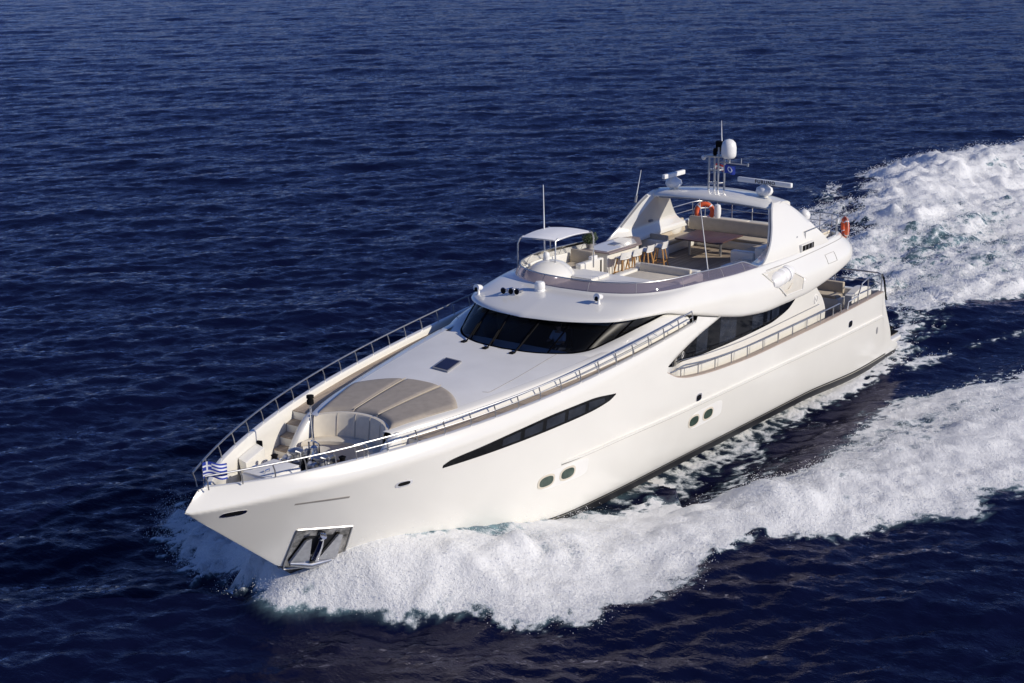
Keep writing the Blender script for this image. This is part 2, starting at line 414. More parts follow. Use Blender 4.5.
mb = oval(MB(), 2.35, 1.35, .07, .13, .012); part(mb, 'exhaust_outlet', 'grey', hull)

# ---- anchor pocket (polished plate let into the bow)
def quad_on_hull(c, off, n=14, fn=hull_y):
    A, B, C_, D = [np.array(p, float) for p in c]; P = []
    for i in np.linspace(0, 1, n):
        row = []
        for j in np.linspace(0, 1, n):
            p = (A*(1-i)+B*i)*(1-j) + (D*(1-i)+C_*i)*j
            row.append((p[0], float(fn(p[0], p[1]))+off, p[1]))
        P.append(row)
    return P
pk = [(31.06, 2.35), (29.74, 2.16), (29.62, 0.99), (30.9, 1.1)]
mb = MB().grid(quad_on_hull(pk, .01)).mirror(); apk = part(mb, 'anchor_pocket', 'pocket')
mb = MB()
for s in (1, -1):
    cs = [np.array(c) for c in pk]
    for a, b in zip(range(4), (1, 2, 3, 0)):
        pts = []
        for t in np.linspace(0, 1, 8):
            p = cs[a]*(1-t)+cs[b]*t; pts.append((p[0], s*(float(hull_y(p[0], p[1]))+.015), p[1]))
        mb.tube(pts, .028, 6)
part(mb, 'pocket_rim', 'steel', apk)
pk2 = [(30.9, 2.1), (30.15, 2.0), (30.05, 1.35), (30.75, 1.4)]
mb = MB().grid(quad_on_hull([(30.75, 2.08), (30.05, 1.98), (29.98, 1.5), (30.62, 1.55)], .018)).mirror(); part(mb, 'hawse_opening', 'dark', apk)

# ---- bulwark: cap and inner face, deck sheets
def deck_z(x): return sheer_z(x) - .17
XD = np.linspace(16.3, 33.95, 150)
mb = MB(); P = []
for x in XD:
    ys, zs = float(sheer_y(x)), float(sheer_z(x)); y2 = max(ys-.15, .02); y3 = max(ys-.17, .015)
    zf = float(deck_z(x))-.02 if x < 27.3 else 2.95
    x_ = x; x = x - .46*float(sm(31.5, 34, x)); P.append([(x, max(ys, .004)-.001, zs-.03), (x, max(ys, .03)-.01, zs+.012), (x, (ys+y2)/2, zs+.022), (x, y2, zs+.01), (x, y3, zs-.03)] + [(x, max(min(y3, float(hull_y(x_, zq))-.07), .01), zq) for zq in [max(zs-.03+(max(zf, float(stem_z(x_))+.3)-zs+.03)*q, zf) for q in (.25, .5, .75, 1)]])
mb.grid(P).join(); bul = part(mb, 'bulwark', 'gel', ang=50)
# aft bulwark: cap rail and inner face round the side deck and the cockpit
XA = np.linspace(1.15, 18.17, 90)
mb = MB(); P = []; mc = MB(); Pc = []
for x in XA:
    zb = float(bulw_z(x)); y = float(hull_y(x, zb)); k = float(sm(18.2, 17.0, x)); wd = .02 + .15*k
    xx = float(tail(x, zb))
    P.append([(xx, y-.004, zb-.02), (xx, y-.03, zb-.001), (xx, y-wd, zb-.001), (xx, min(y-wd-.01, float(hull_y(x, zb-.6))-.06), zb-.6 if x > 6 else 1.95)])
    Pc.append([(xx, y-.012, zb-.001), (xx, y-.014, zb+.03), (xx, y-wd-.02, zb+.03), (xx, y-wd-.022, zb-.001)])
mb.grid(P).mirror(); part(mb, 'aft_bulwark', 'gel')
mc.grid(Pc).mirror(); part(mc, 'cap_rail', 'caprail')
# transom bulwark
mb = MB(); mb.b6(1.72, 1.98, -2.5, 2.3, 1.9, 2.72); part(mb, 'aft_bulwark', 'gel', bevel=.04)

tb = cub([16.3, 18, 20, 21.5, 23.2, 25, 26.5, 27.3, 28.2], [3.40, 3.27, 3.08, 2.92, 2.68, 2.36, 2.03, 1.80, 1.50])
mb = MB(); P = []
for x in np.linspace(16.3, 27.4, 60):
    yo = float(sheer_y(x))-.13; yi = min(float(tb(x))-.1, yo-.01); z = float(deck_z(x))
    P.append([(x, yi+(yo-yi)*t, z) for t in (0, .5, 1)])
mb.grid(P).mirror(); part(mb, 'side_deck', 'teakgrey')
# saloon side deck + cockpit sole
mb = MB()
for s in (1, -1):
    Pq = []
    for x in np.linspace(1.9, 18.05, 60):
        yo = float(hull_y(x, 2.5))-.1
        Pq.append([(x, s*(yo if j else max(0., yo-1.2) if x > 5.8 else 0.), 2.0 if x < 6.5 else 2.0+float(sm(6.5, 16, x))*.55) for j in (0, 1)])
    mb.grid(Pq)
part(mb, 'aft_deck', 'teakgrey')

# ---- cabin side (saloon wall), port and starboard
flz = cub([3.6, 4.3, 5.25, 7.26, 8.8, 11, 12.8, 14.4, 16.3, 17.5, 18.4], [4.9, 4.75, 4.45, 4.13, 4.02, 4.0, 4.15, 4.45, 4.86, 5.2, 5.2])
def wall_top(x): return np.where(np.asarray(x) > 16.3, np.minimum(sheer_z(x), flz(x)+.12), flz(x) + .12)
xend = cub([1.9, 2.75, 3.3, 3.83, 4.4, 5.3], [5.9, 5.9, 6.2, 6.8, 7.2, 7.4])
mb = MB(); P = []
for q in np.linspace(0, 1, 110):
    row = []
    for t in np.linspace(0, 1, 30):
        x = 18.2 - q*(18.2-6.3); zb = float(bulw_z(x))-.65 if x < 17.4 else float(bulw_z(x)) - .65*float((18.2-x)/.8)
        z = zb + (float(wall_top(x))-zb)*t
        x2 = 18.2 - q*(18.2-float(xend(z)))
        row.append((x2, float(wall_y(x2, z)), z))
    P.append(row)
mb.grid(P).mirror(); wall = part(mb, 'saloon_side', 'gel', ang=50)
# rounded aft edge of the cabin side and the aft bulkhead with glass doors
ed = P[-1]
mb = MB().grid([ed, [(x+.02, y-.12, z) for x, y, z in ed], [(x+.25, y-.16, z) for x, y, z in ed]]).mirror(); part(mb, 'side_return', 'gel', wall)
mb = MB().b6(6.9, 7.05, -2.9, 2.9, 1.95, 4.6); ab = part(mb, 'aft_bulkhead', 'gel')
for y in (-1.6, -.55, .55, 1.6):
    mb = MB().b6(6.82, 6.9, y-.5, y+.5, 2.1, 3.9); part(mb, 'sliding_door', 'glass', ab)
slo = cub([8.64, 9.16, 9.8, 10.52, 12.65, 15.29, 16.3, 17.2, 18.12], [3.80, 3.57, 3.45, 3.37, 3.35, 3.41, 3.47, 3.58, 3.80])
sup = cub([8.64, 10.62, 12.77, 14.35, 15.15, 16.1, 17.0, 17.6, 18.12], [3.84, 4.02, 4.2, 4.42, 4.25, 4.10, 4.06, 3.98, 3.83])
mb = surf_window(8.64, 18.12, slo, sup, wall_y, .01, n=110, m=12).mirror(); sw = part(mb, 'saloon_window', 'glass')
for a, b in ((9.9, 10.45), (10.6, 10.8), (11.1, 11.9), (13.0, 14.1), (14.9, 15.6)):
    mb = surf_window(a, b, lambda x: slo(x)+.1, lambda x: np.minimum(sup(x), flz(x))-.03, wall_y, .014, n=12).mirror(); part(mb, 'pane', 'pane', sw)
def emblem(cx, cz, r, parent):
    mb = MB(); pts = []
    for t in np.linspace(0, 2*math.pi, 24)[:-1]:
        x, z = cx+r*math.cos(t), cz+r*1.15*math.sin(t); pts.append((x, float(wall_y(x, z))+.02, z))
    mb.tube(pts, r*.10, 6, closed=True)
    pts = [(cx+r*.45*math.sin(t*2.6), 0, cz+r*.9*t) for t in np.linspace(-1, 1, 10)]
    mb.tube([(x, float(wall_y(x, z))+.02, z) for x, y, z in pts], r*.10, 6)
    part(mb, 'round_emblem', 'deckw', parent)
emblem(16.5, 3.72, .09, sw)
emblem(6.85, 3.42, .13, wall)
mb = oval(MB(), 6.85, 3.42, .2, .2, .006, fn=wall_y, e=2.); part(mb, 'emblem_plate', 'deckw', wall)

# ---- trunk (coachroof) with the curved settee cut into its forward end
cz_ = cub([20, 21.4, 23, 25, 26, 27, 28.2], [4.60, 4.575, 4.51, 4.44, 4.37, 4.27, 4.13])
def edge_z(x): return deck_z(x) + .26
def trunk_top(x, y):
    e = float(tb(x))-.16; q = min(1., abs(y)/max(e, .1))
    return float(cz_(x))*(1-q**2.6) + min(float(edge_z(x)), float(cz_(x)))*q**2.6
def front_x(y):      # plan of the seat-back: a concave arc between two arms
    return 28.15 - .62*max(0, 1-(y/1.22)**2)**.7 if abs(y) < 1.22 else 28.15
mb = MB(); P = []
ys = np.concatenate([np.linspace(-1, 1, 61)])
for q in ys:
    row = []
    for t in np.linspace(0, 1, 40):
        xr = 20.75; 
        yf = q*1.34; xf = front_x(yf)
        x = xf + (xr-xf)*t; e = float(tb(x))-.16
        yy = yf*(1-min(1, t*1.0)) + q*e*min(1, t*1.0) if False else q*(1.34*(1-t) + e*t) if t < 0 else q*e*(1-(1-t)**4) + yf*(1-t)**4
        if abs(yy) > e: yy = math.copysign(e, yy)
        row.append((x, yy, trunk_top(x, yy)))
    P.append(row)
mb.grid(P); trunk = part(mb, 'coachroof', 'deckw', ang=50)
mb = MB(); Pm = []
for x in np.linspace(28.15, 16.35, 90):
    e = float(tb(x))-.16; z1 = trunk_top(x, e) if x > 20.75 else float(edge_z(x)); zd = float(deck_z(x))-.03 if x < 27.3 else 2.95
    Pm.append([(x, e-.25, z1+.01 if x < 20.75 else trunk_top(x, e-.25)+.003), (x, e-.02, z1+.004), (x, e+.03, z1-.03), (x, e+.055, z1-.1), (x, e+.09, deck_z(x)-.03), (x, e+.09, zd)])
mb.grid(Pm).mirror(); part(mb, 'coachroof_side', 'gel', trunk, ang=60)
# arms of the settee running down to the bow deck
for s in (1, -1):
    mb = MB(); P = []
    for t in np.linspace(0, 1, 14):
        x = 28.0 + 1.15*t + .0; zt = 4.14 - 1.08*t**1.5; y0 = 1.60 - .10*t; wd = .30-.12*t
        P.append([(x, s*(y0), 2.95), (x, s*(y0-.01), zt-.05), (x, s*(y0-.06), zt), (x, s*(y0-wd+.05), zt), (x, s*(y0-wd), zt-.04), (x, s*(y0-wd), 2.95)])
    mb.grid(P); mb.add(P[-1], [(0, 1, 2, 3, 4, 5)]); mb.add(P[0], [(5, 4, 3, 2, 1, 0)]); part(mb, 'settee_arm', 'gel', trunk, ang=60)
# seat back lining, seat, base
yb = np.linspace(-1.215, 1.215, 41)
mb = MB(); P = []
for y in yb:
    x = front_x(y)
    P.append([(x-.03, y, trunk_top(x, y)+.004), (x+.05, y*.985, trunk_top(x, y)-.005), (x+.09, y*.97, trunk_top(x, y)-.06), (x+.16, y*.95, 3.55)])
mb.grid(P); sbk = part(mb, 'settee_backrest', 'beigel')
for y in (-.75, -.25, .25, .75):
    x = front_x(y); mb = MB(); mb.tube([(x+.055, y*.985, trunk_top(x, y)), (x+.1, y*.97, trunk_top(x, y)-.07), (x+.165, y*.955, 3.58)], .008, 5)
    part(mb, 'seam', 'seam', sbk)
mb = MB(); P = []; P2 = []
for y in yb:
    x = front_x(y); xo = x + .62 - .12*(1-(y/1.22)**2); xi = x+.1
    P.append([(xi, y*.97, 3.57), (xi+.1, y*.97, 3.59), (xo-.06, y*.96, 3.59), (xo, y*.96, 3.55), (xo, y*.96, 3.46)])
    P2.append([(xo-.05, y*.96, 3.46), (xo-.07, y*.96, 3.3), (xo-.09, y*.96, 2.97)])
mb.grid(P); part(mb, 'settee_seat', 'beigel', trunk)
mb = MB().grid(P2); part(mb, 'settee_base', 'deckw', trunk)
# hatch, panel groove
mb = MB()
def on_trunk(pts, h): return [(x, y, trunk_top(x, y)+h) for x, y in pts]
hq = [(23.98, -.52), (23.98, .08), (22.98, .0), (22.98, -.62)]
hx = [(23.92, -.62), (24.0, -.02), (23.05, -.25), (22.98, -.85)]
lo_, hi_ = on_trunk(hx, -.01), on_trunk(hx, .045)
mb.add(lo_+hi_, [(4, 5, 6, 7), (0, 1, 5, 4), (1, 2, 6, 5), (2, 3, 7, 6), (3, 0, 4, 7)]); hatch = part(mb, 'deck_hatch', 'grey', trunk)
cxy = np.mean(hx, 0); hy = [tuple(cxy+(np.array(p)-cxy)*.86) for p in hx]
mb = MB().add(on_trunk(hy, .05), [(0, 1, 2, 3)]); part(mb, 'hatch_glass', 'hatchglass', trunk)
mb = MB().tube([(x, y, trunk_top(x, y)+.001) for x, y in arc([(20.9, 1.62), (22.0, 1.72), (23.4, 1.82), (24.55, 1.86), (24.7, 1.70)], 8)], .008, 5); part(mb, 'panel_groove', 'groove', trunk)

# sun pad: three cushions lying on the coachroof (a thing of its own)
SP = empty('sun_pad', (26.5, 0, 4.3)); tag(SP, 'taupe fan-shaped sun pad of three cushions on the white foredeck', 'sun pad')
def pad_front(y): return front_x(y) - .06
def pad_half(x): return 1.22 + (27.95-x)*.30
def pad_back(y): return 25.0 + 1.05*(abs(y)/1.9)**2.3
for k in range(3):
    a, b = -1+2*k/3, -1+2*(k+1)/3; mb = MB(); P = []
    for q in np.linspace(a+.008, b-.008, 16):
        row = []
        for t in np.linspace(0, 1, 24):
            y0 = q*1.2; y1 = q*1.84
            x0, x1 = pad_front(y0), pad_back(y1); x = x0+(x1-x0)*t; y = y0+(y1-y0)*t
            ed = min(1, min((q-a)/.05 if q-a < .05 else 1, (b-q)/.05 if b-q < .05 else 1), t/.04 if t < .04 else 1, (1-t)/.04 if t > .96 else 1)
            row.append((x, y, trunk_top(x, y)+.012+.075*math.sqrt(max(ed, 0))))
        P.append(row)
    mb.grid(P)
    R0 = [p[0] for p in P]+P[-1][1:]+[p[-1] for p in P[::-1]][1:]+P[0][::-1][1:-1]
    mb.grid([[(x, y, z) for x, y, z in R0], [(x, y, trunk_top(x, y)-.01) for x, y, z in R0]], cv=True)
    part(mb, 'cushion', 'taupe', SP, ang=60)
    if k < 2:
        pts = [];
        for t in np.linspace(.01, .99, 20):
            y0, y1 = b*1.2, b*1.84; x0, x1 = pad_front(y0), pad_back(y1); x = x0+(x1-x0)*t; y = y0+(y1-y0)*t; pts.append((x, y, trunk_top(x, y)+.075))
        part(MB().tube(pts, .014, 6), 'seam', 'seam', SP)

# ---- bow cockpit: floor, steps, locker, windlass, light mast
mb = MB(); P = []
for x in np.linspace(26.8, 33.2, 40):
    e = max(float(hull_y(x, 3.05))-.12, .02); P.append([(x, y*e, 3.02) for y in np.linspace(-1, 1, 7)])
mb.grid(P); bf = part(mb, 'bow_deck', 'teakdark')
for s in (1, -1):
    for k in range(4):
        x0, x1 = 27.3 + k*.38, 27.3+(k+1)*.38+.05; z1 = float(deck_z(27.3)) - k*.235
        st = MB(); poly = []
        for x in (x0, x1): poly += [(x, s*(float(sheer_y(x))-.19))]
        poly += [(x1, s*1.45), (x0, s*1.5)]
        st.prism(poly if s > 0 else poly[::-1], 2.96, z1-.03); so = part(st, 'step', 'gel')
        st = MB(); st.prism(poly if s > 0 else poly[::-1], z1-.028, z1); part(st, 'tread', 'teakgrey', so)
# bulwark locker blocks at the inside of the bow
for s in (1, -1):
    mb = MB(); P = []
    for x in np.linspace(29.8, 30.9, 10):
        yo = float(sheer_y(x))-.18; yl = min(yo, float(hull_y(x, 2.95))-.1); P.append([(x, s*yl, 2.95), (x, s*(yl+yo)/2, 3.35), (x, s*(yo-.0), 3.75), (x, s*(yo-.28), 3.68), (x, s*min(yo-.34, yl-.1), 2.95)])
    mb.grid(P); mb.add(P[0], [(0, 1, 2, 3, 4)]); mb.add(P[-1], [(4, 3, 2, 1, 0)]); lk = part(mb, 'bulwark_locker', 'gel', bevel=.02)
mb = MB().box((29.75, -1.80, 3.66), (.12, .34, .26), rz=.35); part(mb, 'mooring_eye', 'black', bevel=.03)
# chain locker box with lid
mb = MB(); mb.box((31.0, -.08, 3.36), (1.25, 1.0, .74), rz=0., taper=.93); lb = part(mb, 'chain_locker', 'deckw', bevel=.07)
mb = MB(); mb.box((31.0, -.08, 3.745), (1.1, .86, .03)); part(mb, 'lid', 'deckw', lb, bevel=.012)
mb = MB()
for dy in (-.3, .14): mb.tube([(31.35, dy-.08, 3.75), (31.35, dy-.08, 3.83), (31.2, dy-.08, 3.83), (31.2, dy-.08, 3.75)], .018, 6)
part(mb, 'handle', 'chrome', lb)
# bollards and cleats
def bollard(x, y, z):
    mb = MB()
    for d in (-.14, .14): mb.lathe([(.075, 0), (.055, .03), (.05, .2), (.08, .23), (.07, .28), (.01, .3)], (x+d, y, z), 12)
    mb.b6(x-.26, x+.26, y-.09, y+.09, z-.02, z+.02); return mb
for x, y in ((31.75, -.32), (31.75, .32), (29.9, -1.5), (30.0, 1.45)): part(bollard(x, y, 3.05), 'mooring_bollard', 'chrome')
# windlass pair with chain stoppers, on a raised plinth
mb = MB(); mb.b6(29.25, 30.25, -.75, .8, 3.02, 3.40); part(mb, 'windlass_plinth', 'deckw', bevel=.03)
for y in (-.42, .42):
    mb = MB(); q = 3.40
    mb.b6(29.3, 30.2, y-.22, y+.22, q, q+.1)
    mb.lathe([(.16, 0), (.2, .04), (.13, .1), (.12, .2), (.2, .25), (.2, .3), (.1, .34), (.05, .36)], (29.75, y, q+.1), 18)
    mb.lathe([(.11, -.18), (.14, -.12), (.08, -.05), (.08, .05), (.14, .12), (.11, .18)], (29.5, y, q+.26), 14, Mx=Matrix.Rotation(R_(90), 3, 'X'))
    mb.lathe([(.09, -.12), (.12, -.08), (.06, 0), (.12, .08), (.09, .12)], (30.05, y, q+.24), 14, Mx=Matrix.Rotation(R_(90), 3, 'X'))
    mb.tube([(29.85, y+.25, q), (29.85, y+.25, q+.42), (29.95, y+.18, q+.46)], .03, 8)
    wl = part(mb, 'windlass', 'steel')
    part(MB().tube([(29.75, y+.05, q+.2), (30.3, y*.95, q+.12), (30.6, y*.85, 3.1)], .035, 8), 'chain', 'galv', wl)
    part(MB().lathe([(.1, 0), (.1, .06), (.04, .08)], (29.5, y-.22, q+.1), 12), 'brake_band', 'black', wl)
    part(MB().lathe([(.07, 0), (.09, .05), (.05, .08), (.05, .2), (.08, .22), (.02, .26)], (30.15, y*1.75, q), 12), 'chain_stopper', 'chrome', wl)
for x, y, z in ((29.9, 0.02, 3.4), (29.35, .78, 3.4), (30.2, -.72, 3.4)):
    part(MB().lathe([(.10, 0), (.11, .12), (.07, .16), (.07, .3), (.1, .34), (.02, .38)], (x, y, z), 14), 'hydraulic_motor', 'black')
for x, y, z in ((29.55, .02, 3.4), (29.25, -.45, 3.4)):
    part(MB().tube([(x, y, z), (x+.05, y+.1, z+.22), (x+.3, y+.16, z+.26), (x+.45, y+.1, z+.02)], .028, 8), 'hydraulic_hose', 'black')
for x, y in ((29.3, 1.15), (29.55, -1.05)): part(MB().lathe([(.09, 0), (.06, .03), (.055, .28), (.1, .31), (.1, .36), (.01, .39)], (x, y, 3.02), 14), 'capstan', 'chrome')
# short mast with bell and black light on the bow deck
mb = MB(); mb.tube([(29.35, -.12, 3.02), (29.38, -.12, 3.55)], .05, 10); mb.tube([(29.38, -.12, 3.55), (29.46, -.12, 5.0)], .028, 10)
mb.lathe([(.16, 0), (.13, .04), (.05, .08)], (29.35, -.12, 3.02), 14)
for d in (-.17, .17): mb.tube([(29.37, -.12+d, 3.5), (29.4, -.12+d, 3.95), (29.41, -.12+d*.3, 4.0)], .022, 8)
mb.tube([(29.37, -.32, 3.5), (29.37, .08, 3.5)], .024, 8)
bmst = part(mb, 'bow_light_mast', 'chrome')
mb = MB().lathe([(.17, 0), (.15, .03), (.11, .16), (.09, .28), (.03, .33)], (29.4, -.12, 3.56), 18); part(mb, 'bell', 'chrome', bmst)
mb = MB().lathe([(.06, 0), (.09, .02), (.09, .12), (.07, .13), (.07, .16), (.095, .17), (.095, .24), (.02, .26)], (29.46, -.12, 4.98), 16); part(mb, 'light', 'black', bmst)

# ---- rails
def rail(path, r=.024, closed=False): return MB().tube(path, r, 8, closed=closed)
def side_rail(s, x0, x1, h, name, n_st, mid=None, hook=True, lean=.1):
    xs = np.linspace(x0, x1, 60); top = []
    for x in xs: top.append((x+lean, s*(max(float(sheer_y(x)), .06)-.06), float(sheer_z(x))+h))
    if hook:
        x, y, z = top[-1]; top += [(x-.13, y, z-.03), (x-.2, y, z-.12), (x-.22, y, z-h)] if x1 < x0 else []
    ra = part(rail(top), name, 'steel')
    if mid:
        part(rail([(x+lean*.5, s*(max(float(sheer_y(x)), .06)-.06), float(sheer_z(x))+mid) for x in xs], .013), 'mid_rail', 'steel', ra)
    for x in np.linspace(x0, x1, n_st):
        b = (x, s*(max(float(sheer_y(x)), .06)-.07), float(sheer_z(x))+.01)
        part(MB().tube([b, (x+.03, b[1]+s*.01, b[2]+h*.5), (x+lean, b[1]+s*.01, b[2]+h-.01)], .018, 7), 'stanchion', 'steel', ra)
    return ra
side_rail(1, 33.35, 29.75, .38, 'bow_rail', 6)
side_rail(1, 29.95, 16.6, .40, 'side_rail', 17, mid=.22, hook=False)
side_rail(-1, 33.35, 16.6, .38, 'side_rail', 21, hook=False)
# aft side rails
for s in (1, -1):
    xs = np.linspace(18.1, 5.9, 70)
    f = lambda x: (x, s*(float(hull_y(x, float(bulw_z(x))))-.09), float(bulw_z(x))+.03+.36*float(sm(18.2, 16.8, x)))
    ra = part(rail([f(x) for x in xs] + [(5.75, f(5.9)[1], f(5.9)[2]-.05), (5.72, f(5.9)[1], float(bulw_z(5.7)))], .026), 'aft_side_rail', 'steel')
    for x in np.linspace(17.2, 6.4, 11):
        p = f(x); part(MB().tube([(x, p[1], float(bulw_z(x))), p], .018, 7), 'stanchion', 'steel', ra)
    part(rail([(x, s*(abs(float(wall_y(x, bulw_z(x)+.4)))+.045), float(bulw_z(x))+.45) for x in np.linspace(17.2, 6.6, 50)], .014), 'grab_rail', 'steel', ra)
# raised rail round the cockpit quarters and stern
for s in (1, -1):
    yq = lambda x: s*(float(hull_y(x, 2.7))-.09)
    path = [(5.2, yq(5.2), 2.74), (5.1, yq(5.2), 3.02), (4.2, yq(4.2), 3.05), (3.9, yq(4), 3.45), (3.3, yq(3.3), 3.55), (2.0, yq(2.)-s*.02, 3.42), (1.75, yq(1.8)-s*.25, 3.40), (1.8, s*1.4, 3.40)]
    ra = part(rail(path, .028), 'quarter_rail', 'steel')
    part(rail([(4.0, yq(4), 3.1), (2.05, yq(2.), 3.06), (1.78, yq(1.8)-s*.25, 3.05), (1.82, s*1.4, 3.05)], .016), 'mid_rail', 'steel', ra)
    for x, z in ((5.1, 3.0), (4.2, 3.05), (3.3, 3.55), (2.0, 3.42)):
        part(MB().tube([(x, yq(x), 2.72), (x, yq(x), z)], .022, 7), 'stanchion', 'steel', ra)
    part(MB().tube([(1.8, s*1.4, 2.7), (1.8, s*1.4, 3.4)], .022, 7), 'stanchion', 'steel', ra)
    part(MB().tube([(1.98, yq(2), 3.42), (1.72, yq(2), 3.1), (1.62, yq(2)+s*.02, 2.6), (1.5, yq(2)+s*.02, 2.35)], .035, 8), 'fender_bar', 'black', ra)
# cockpit bench and moulded sides
mb = MB(); mb.b6(2.0, 2.75, -2.4, 2.0, 1.95, 2.42); mb.b6(2.0, 5.3, -3.0, -2.35, 1.95, 2.42); cb = part(mb, 'cockpit_bench', 'gel', bevel=.04)
mb = MB(); mb.b6(2.15, 2.75, -2.3, 1.9, 2.42, 2.55); mb.b6(2.8, 5.2, -2.9, -2.4, 2.42, 2.55); part(mb, 'seat_cushion', 'beige', cb, bevel=.04)
mb = MB(); mb.b6(1.99, 2.15, -2.3, 1.9, 2.5, 2.95); mb.b6(2.4, 5.2, -3.02, -2.9, 2.5, 2.95); part(mb, 'back_cushion', 'beige', cb, bevel=.04)
mb = MB(); P = []
for t in np.linspace(0, 1, 14):
    x = 2.1+1.5*t; P.append([(x, 3.02-.1*t, 1.95), (x, 3.0-.1*t, 2.85+.45*(1-t)**1.0*math.sin(math.pi*min(1, .35+.65*(1-t)))), (x, 2.72-.1*t, 2.85+.45*(1-t)*math.sin(math.pi*min(1, .35+.65*(1-t)))), (x, 2.7-.1*t, 1.95)])
mb.grid(P); mb.add(P[0], [(0, 1, 2, 3)]); mb.add(P[-1], [(3, 2, 1, 0)]); part(mb, 'quarter_moulding', 'gel', ang=60)

# ------------------------------------------------------------------ wheelhouse
wb = arc([(21.42, 0, 4.57), (21.34, .8, 4.565), (21.02, 1.6, 4.565), (20.45, 2.22, 4.61), (19.46, 2.56, 4.79), (18.5, 2.82, 5.0), (17.45, 3.12, 5.25)], 8)
wt = arc([(20.3, 0, 5.31), (20.15, .8, 5.31), (19.86, 1.64, 5.31), (19.26, 2.40, 5.31), (18.58, 2.73, 5.30), (17.95, 2.92, 5.28), (17.40, 3.11, 5.27)], 8)
hb_ = arc([(21.75, 0, 4.45), (21.7, 1.0, 4.42), (21.4, 1.95, 4.38), (20.6, 2.78, 4.44), (19.5, 3.14, 4.64), (18.3, 3.34, 4.77), (16.7, 3.47, 4.86)], 8)
ht = np.vstack([wb[:-8], arc([wb[-9], (17.5, 3.02, 5.17), (16.5, 3.16, 4.98)], 4)])[:len(hb_)]
mb = MB().grid([[tuple(a*(1-t)+b*t + np.array([0, 0, .05*math.sin(math.pi*t)])) for t in np.linspace(0, 1, 7)] for a, b in zip(hb_, ht)]).join()
house = part(mb, 'wheelhouse_side', 'gel', ang=70)
mb = MB().grid([[tuple(a*(1-t)+b*t + np.array([.05, 0, .0])*math.sin(math.pi*t)) for t in np.linspace(0, 1, 6)] for a, b in zip(wb, wt)]).join()
ws = part(mb, 'windscreen', 'wscreen', ang=70)
def on_ws(i, t, o=.02):
    i0 = int(i); fr = i-i0; a = wb[i0]*(1-fr)+wb[min(i0+1, len(wb)-1)]*fr; b = wt[i0]*(1-fr)+wt[min(i0+1, len(wt)-1)]*fr
    p = a*(1-t)+b*t; n = np.array([1.0, a[1]/3.0, .6]); n /= np.linalg.norm(n); return p+n*(o+.04*math.sin(math.pi*t))
mb = MB()
for k, (i, j) in enumerate(((4.5, 5.5), (13.5, 14.5), (24, 25), (32, 33))):
    mb.tube([tuple(on_ws(i+(j-i)*t, t, .0)) for t in np.linspace(0, 1, 6)], .024, 6)
mb.tube([tuple(p) for p in wb], .035, 6); mb.tube([tuple(p) for p in wt], .04, 6)
mb.join(); part(mb, 'window_frame', 'frame', ws)
for sgn, i in ((-1, 13.2), (-1, 4.2), (1, 5.0)):
    mb = MB(); g = lambda p: (p[0], sgn*p[1], p[2])
    mb.tube([g(on_ws(i, -.12, .13)), g(on_ws(i+.2, .1, .08)), g(on_ws(i+.5, .45, .05))], .022, 6); mb.tube([g(on_ws(i+.1, .12, .03)), g(on_ws(i+.9, .85, .02))], .02, 6); mb.box(g(on_ws(i, -.16, .14)), (.16, .13, .2))
    part(mb, 'wiper', 'black', ws)
for sgn, i in ((-1, 10), (-1, 1.0), (1, 9)):
    p = on_ws(i, -.10, .13); q = on_ws(i+6.0, -.10, .13)
    mb = MB(); a = np.array([p[0], sgn*p[1], p[2]]); b = np.array([q[0], sgn*q[1], q[2]])
    mb.add([a+(.02, 0, -.05), a+(.24, 0, -.09), b+(.24, 0, -.09), b+(.02, 0, -.05), a+(.02, 0, .0), a+(.22, 0, -.05), b+(.22, 0, -.05), b+(.02, 0, .0)], [(0, 1, 2, 3), (4, 5, 6, 7), (0, 1, 5, 4), (1, 2, 6, 5), (2, 3, 7, 6), (3, 0, 4, 7)])
    part(mb, 'screen_step', 'gel', house, bevel=.02)
# dark interior behind the glass
mb = MB(); mb.b6(15.8, 20.7, -2.9, 2.9, 3.70, 3.75); mb.b6(15.8, 15.9, -2.9, 2.9, 3.7, 5.1)
part(mb, 'wheelhouse_interior', 'dark')
mb = MB().grid([[tuple(a*np.array([1, 1, 1])+np.array([-.06, -.0, -.05])) , (a[0]-.7, a[1]*.86, a[2]-.10), (a[0]-.75, a[1]*.85, 3.8)] for a in wb[:34]]).join(); part(mb, 'dashboard', 'dark')
hs = MB(); hs.box((19.4, .66, 4.14), (.5, .5, .12)); hs.box((19.15, .66, 4.5), (.12, .5, .62)); hs.b6(19.35, 19.45, .61, .71, 3.75, 4.1)
part(hs, 'helm_chair', 'black', bevel=.03)

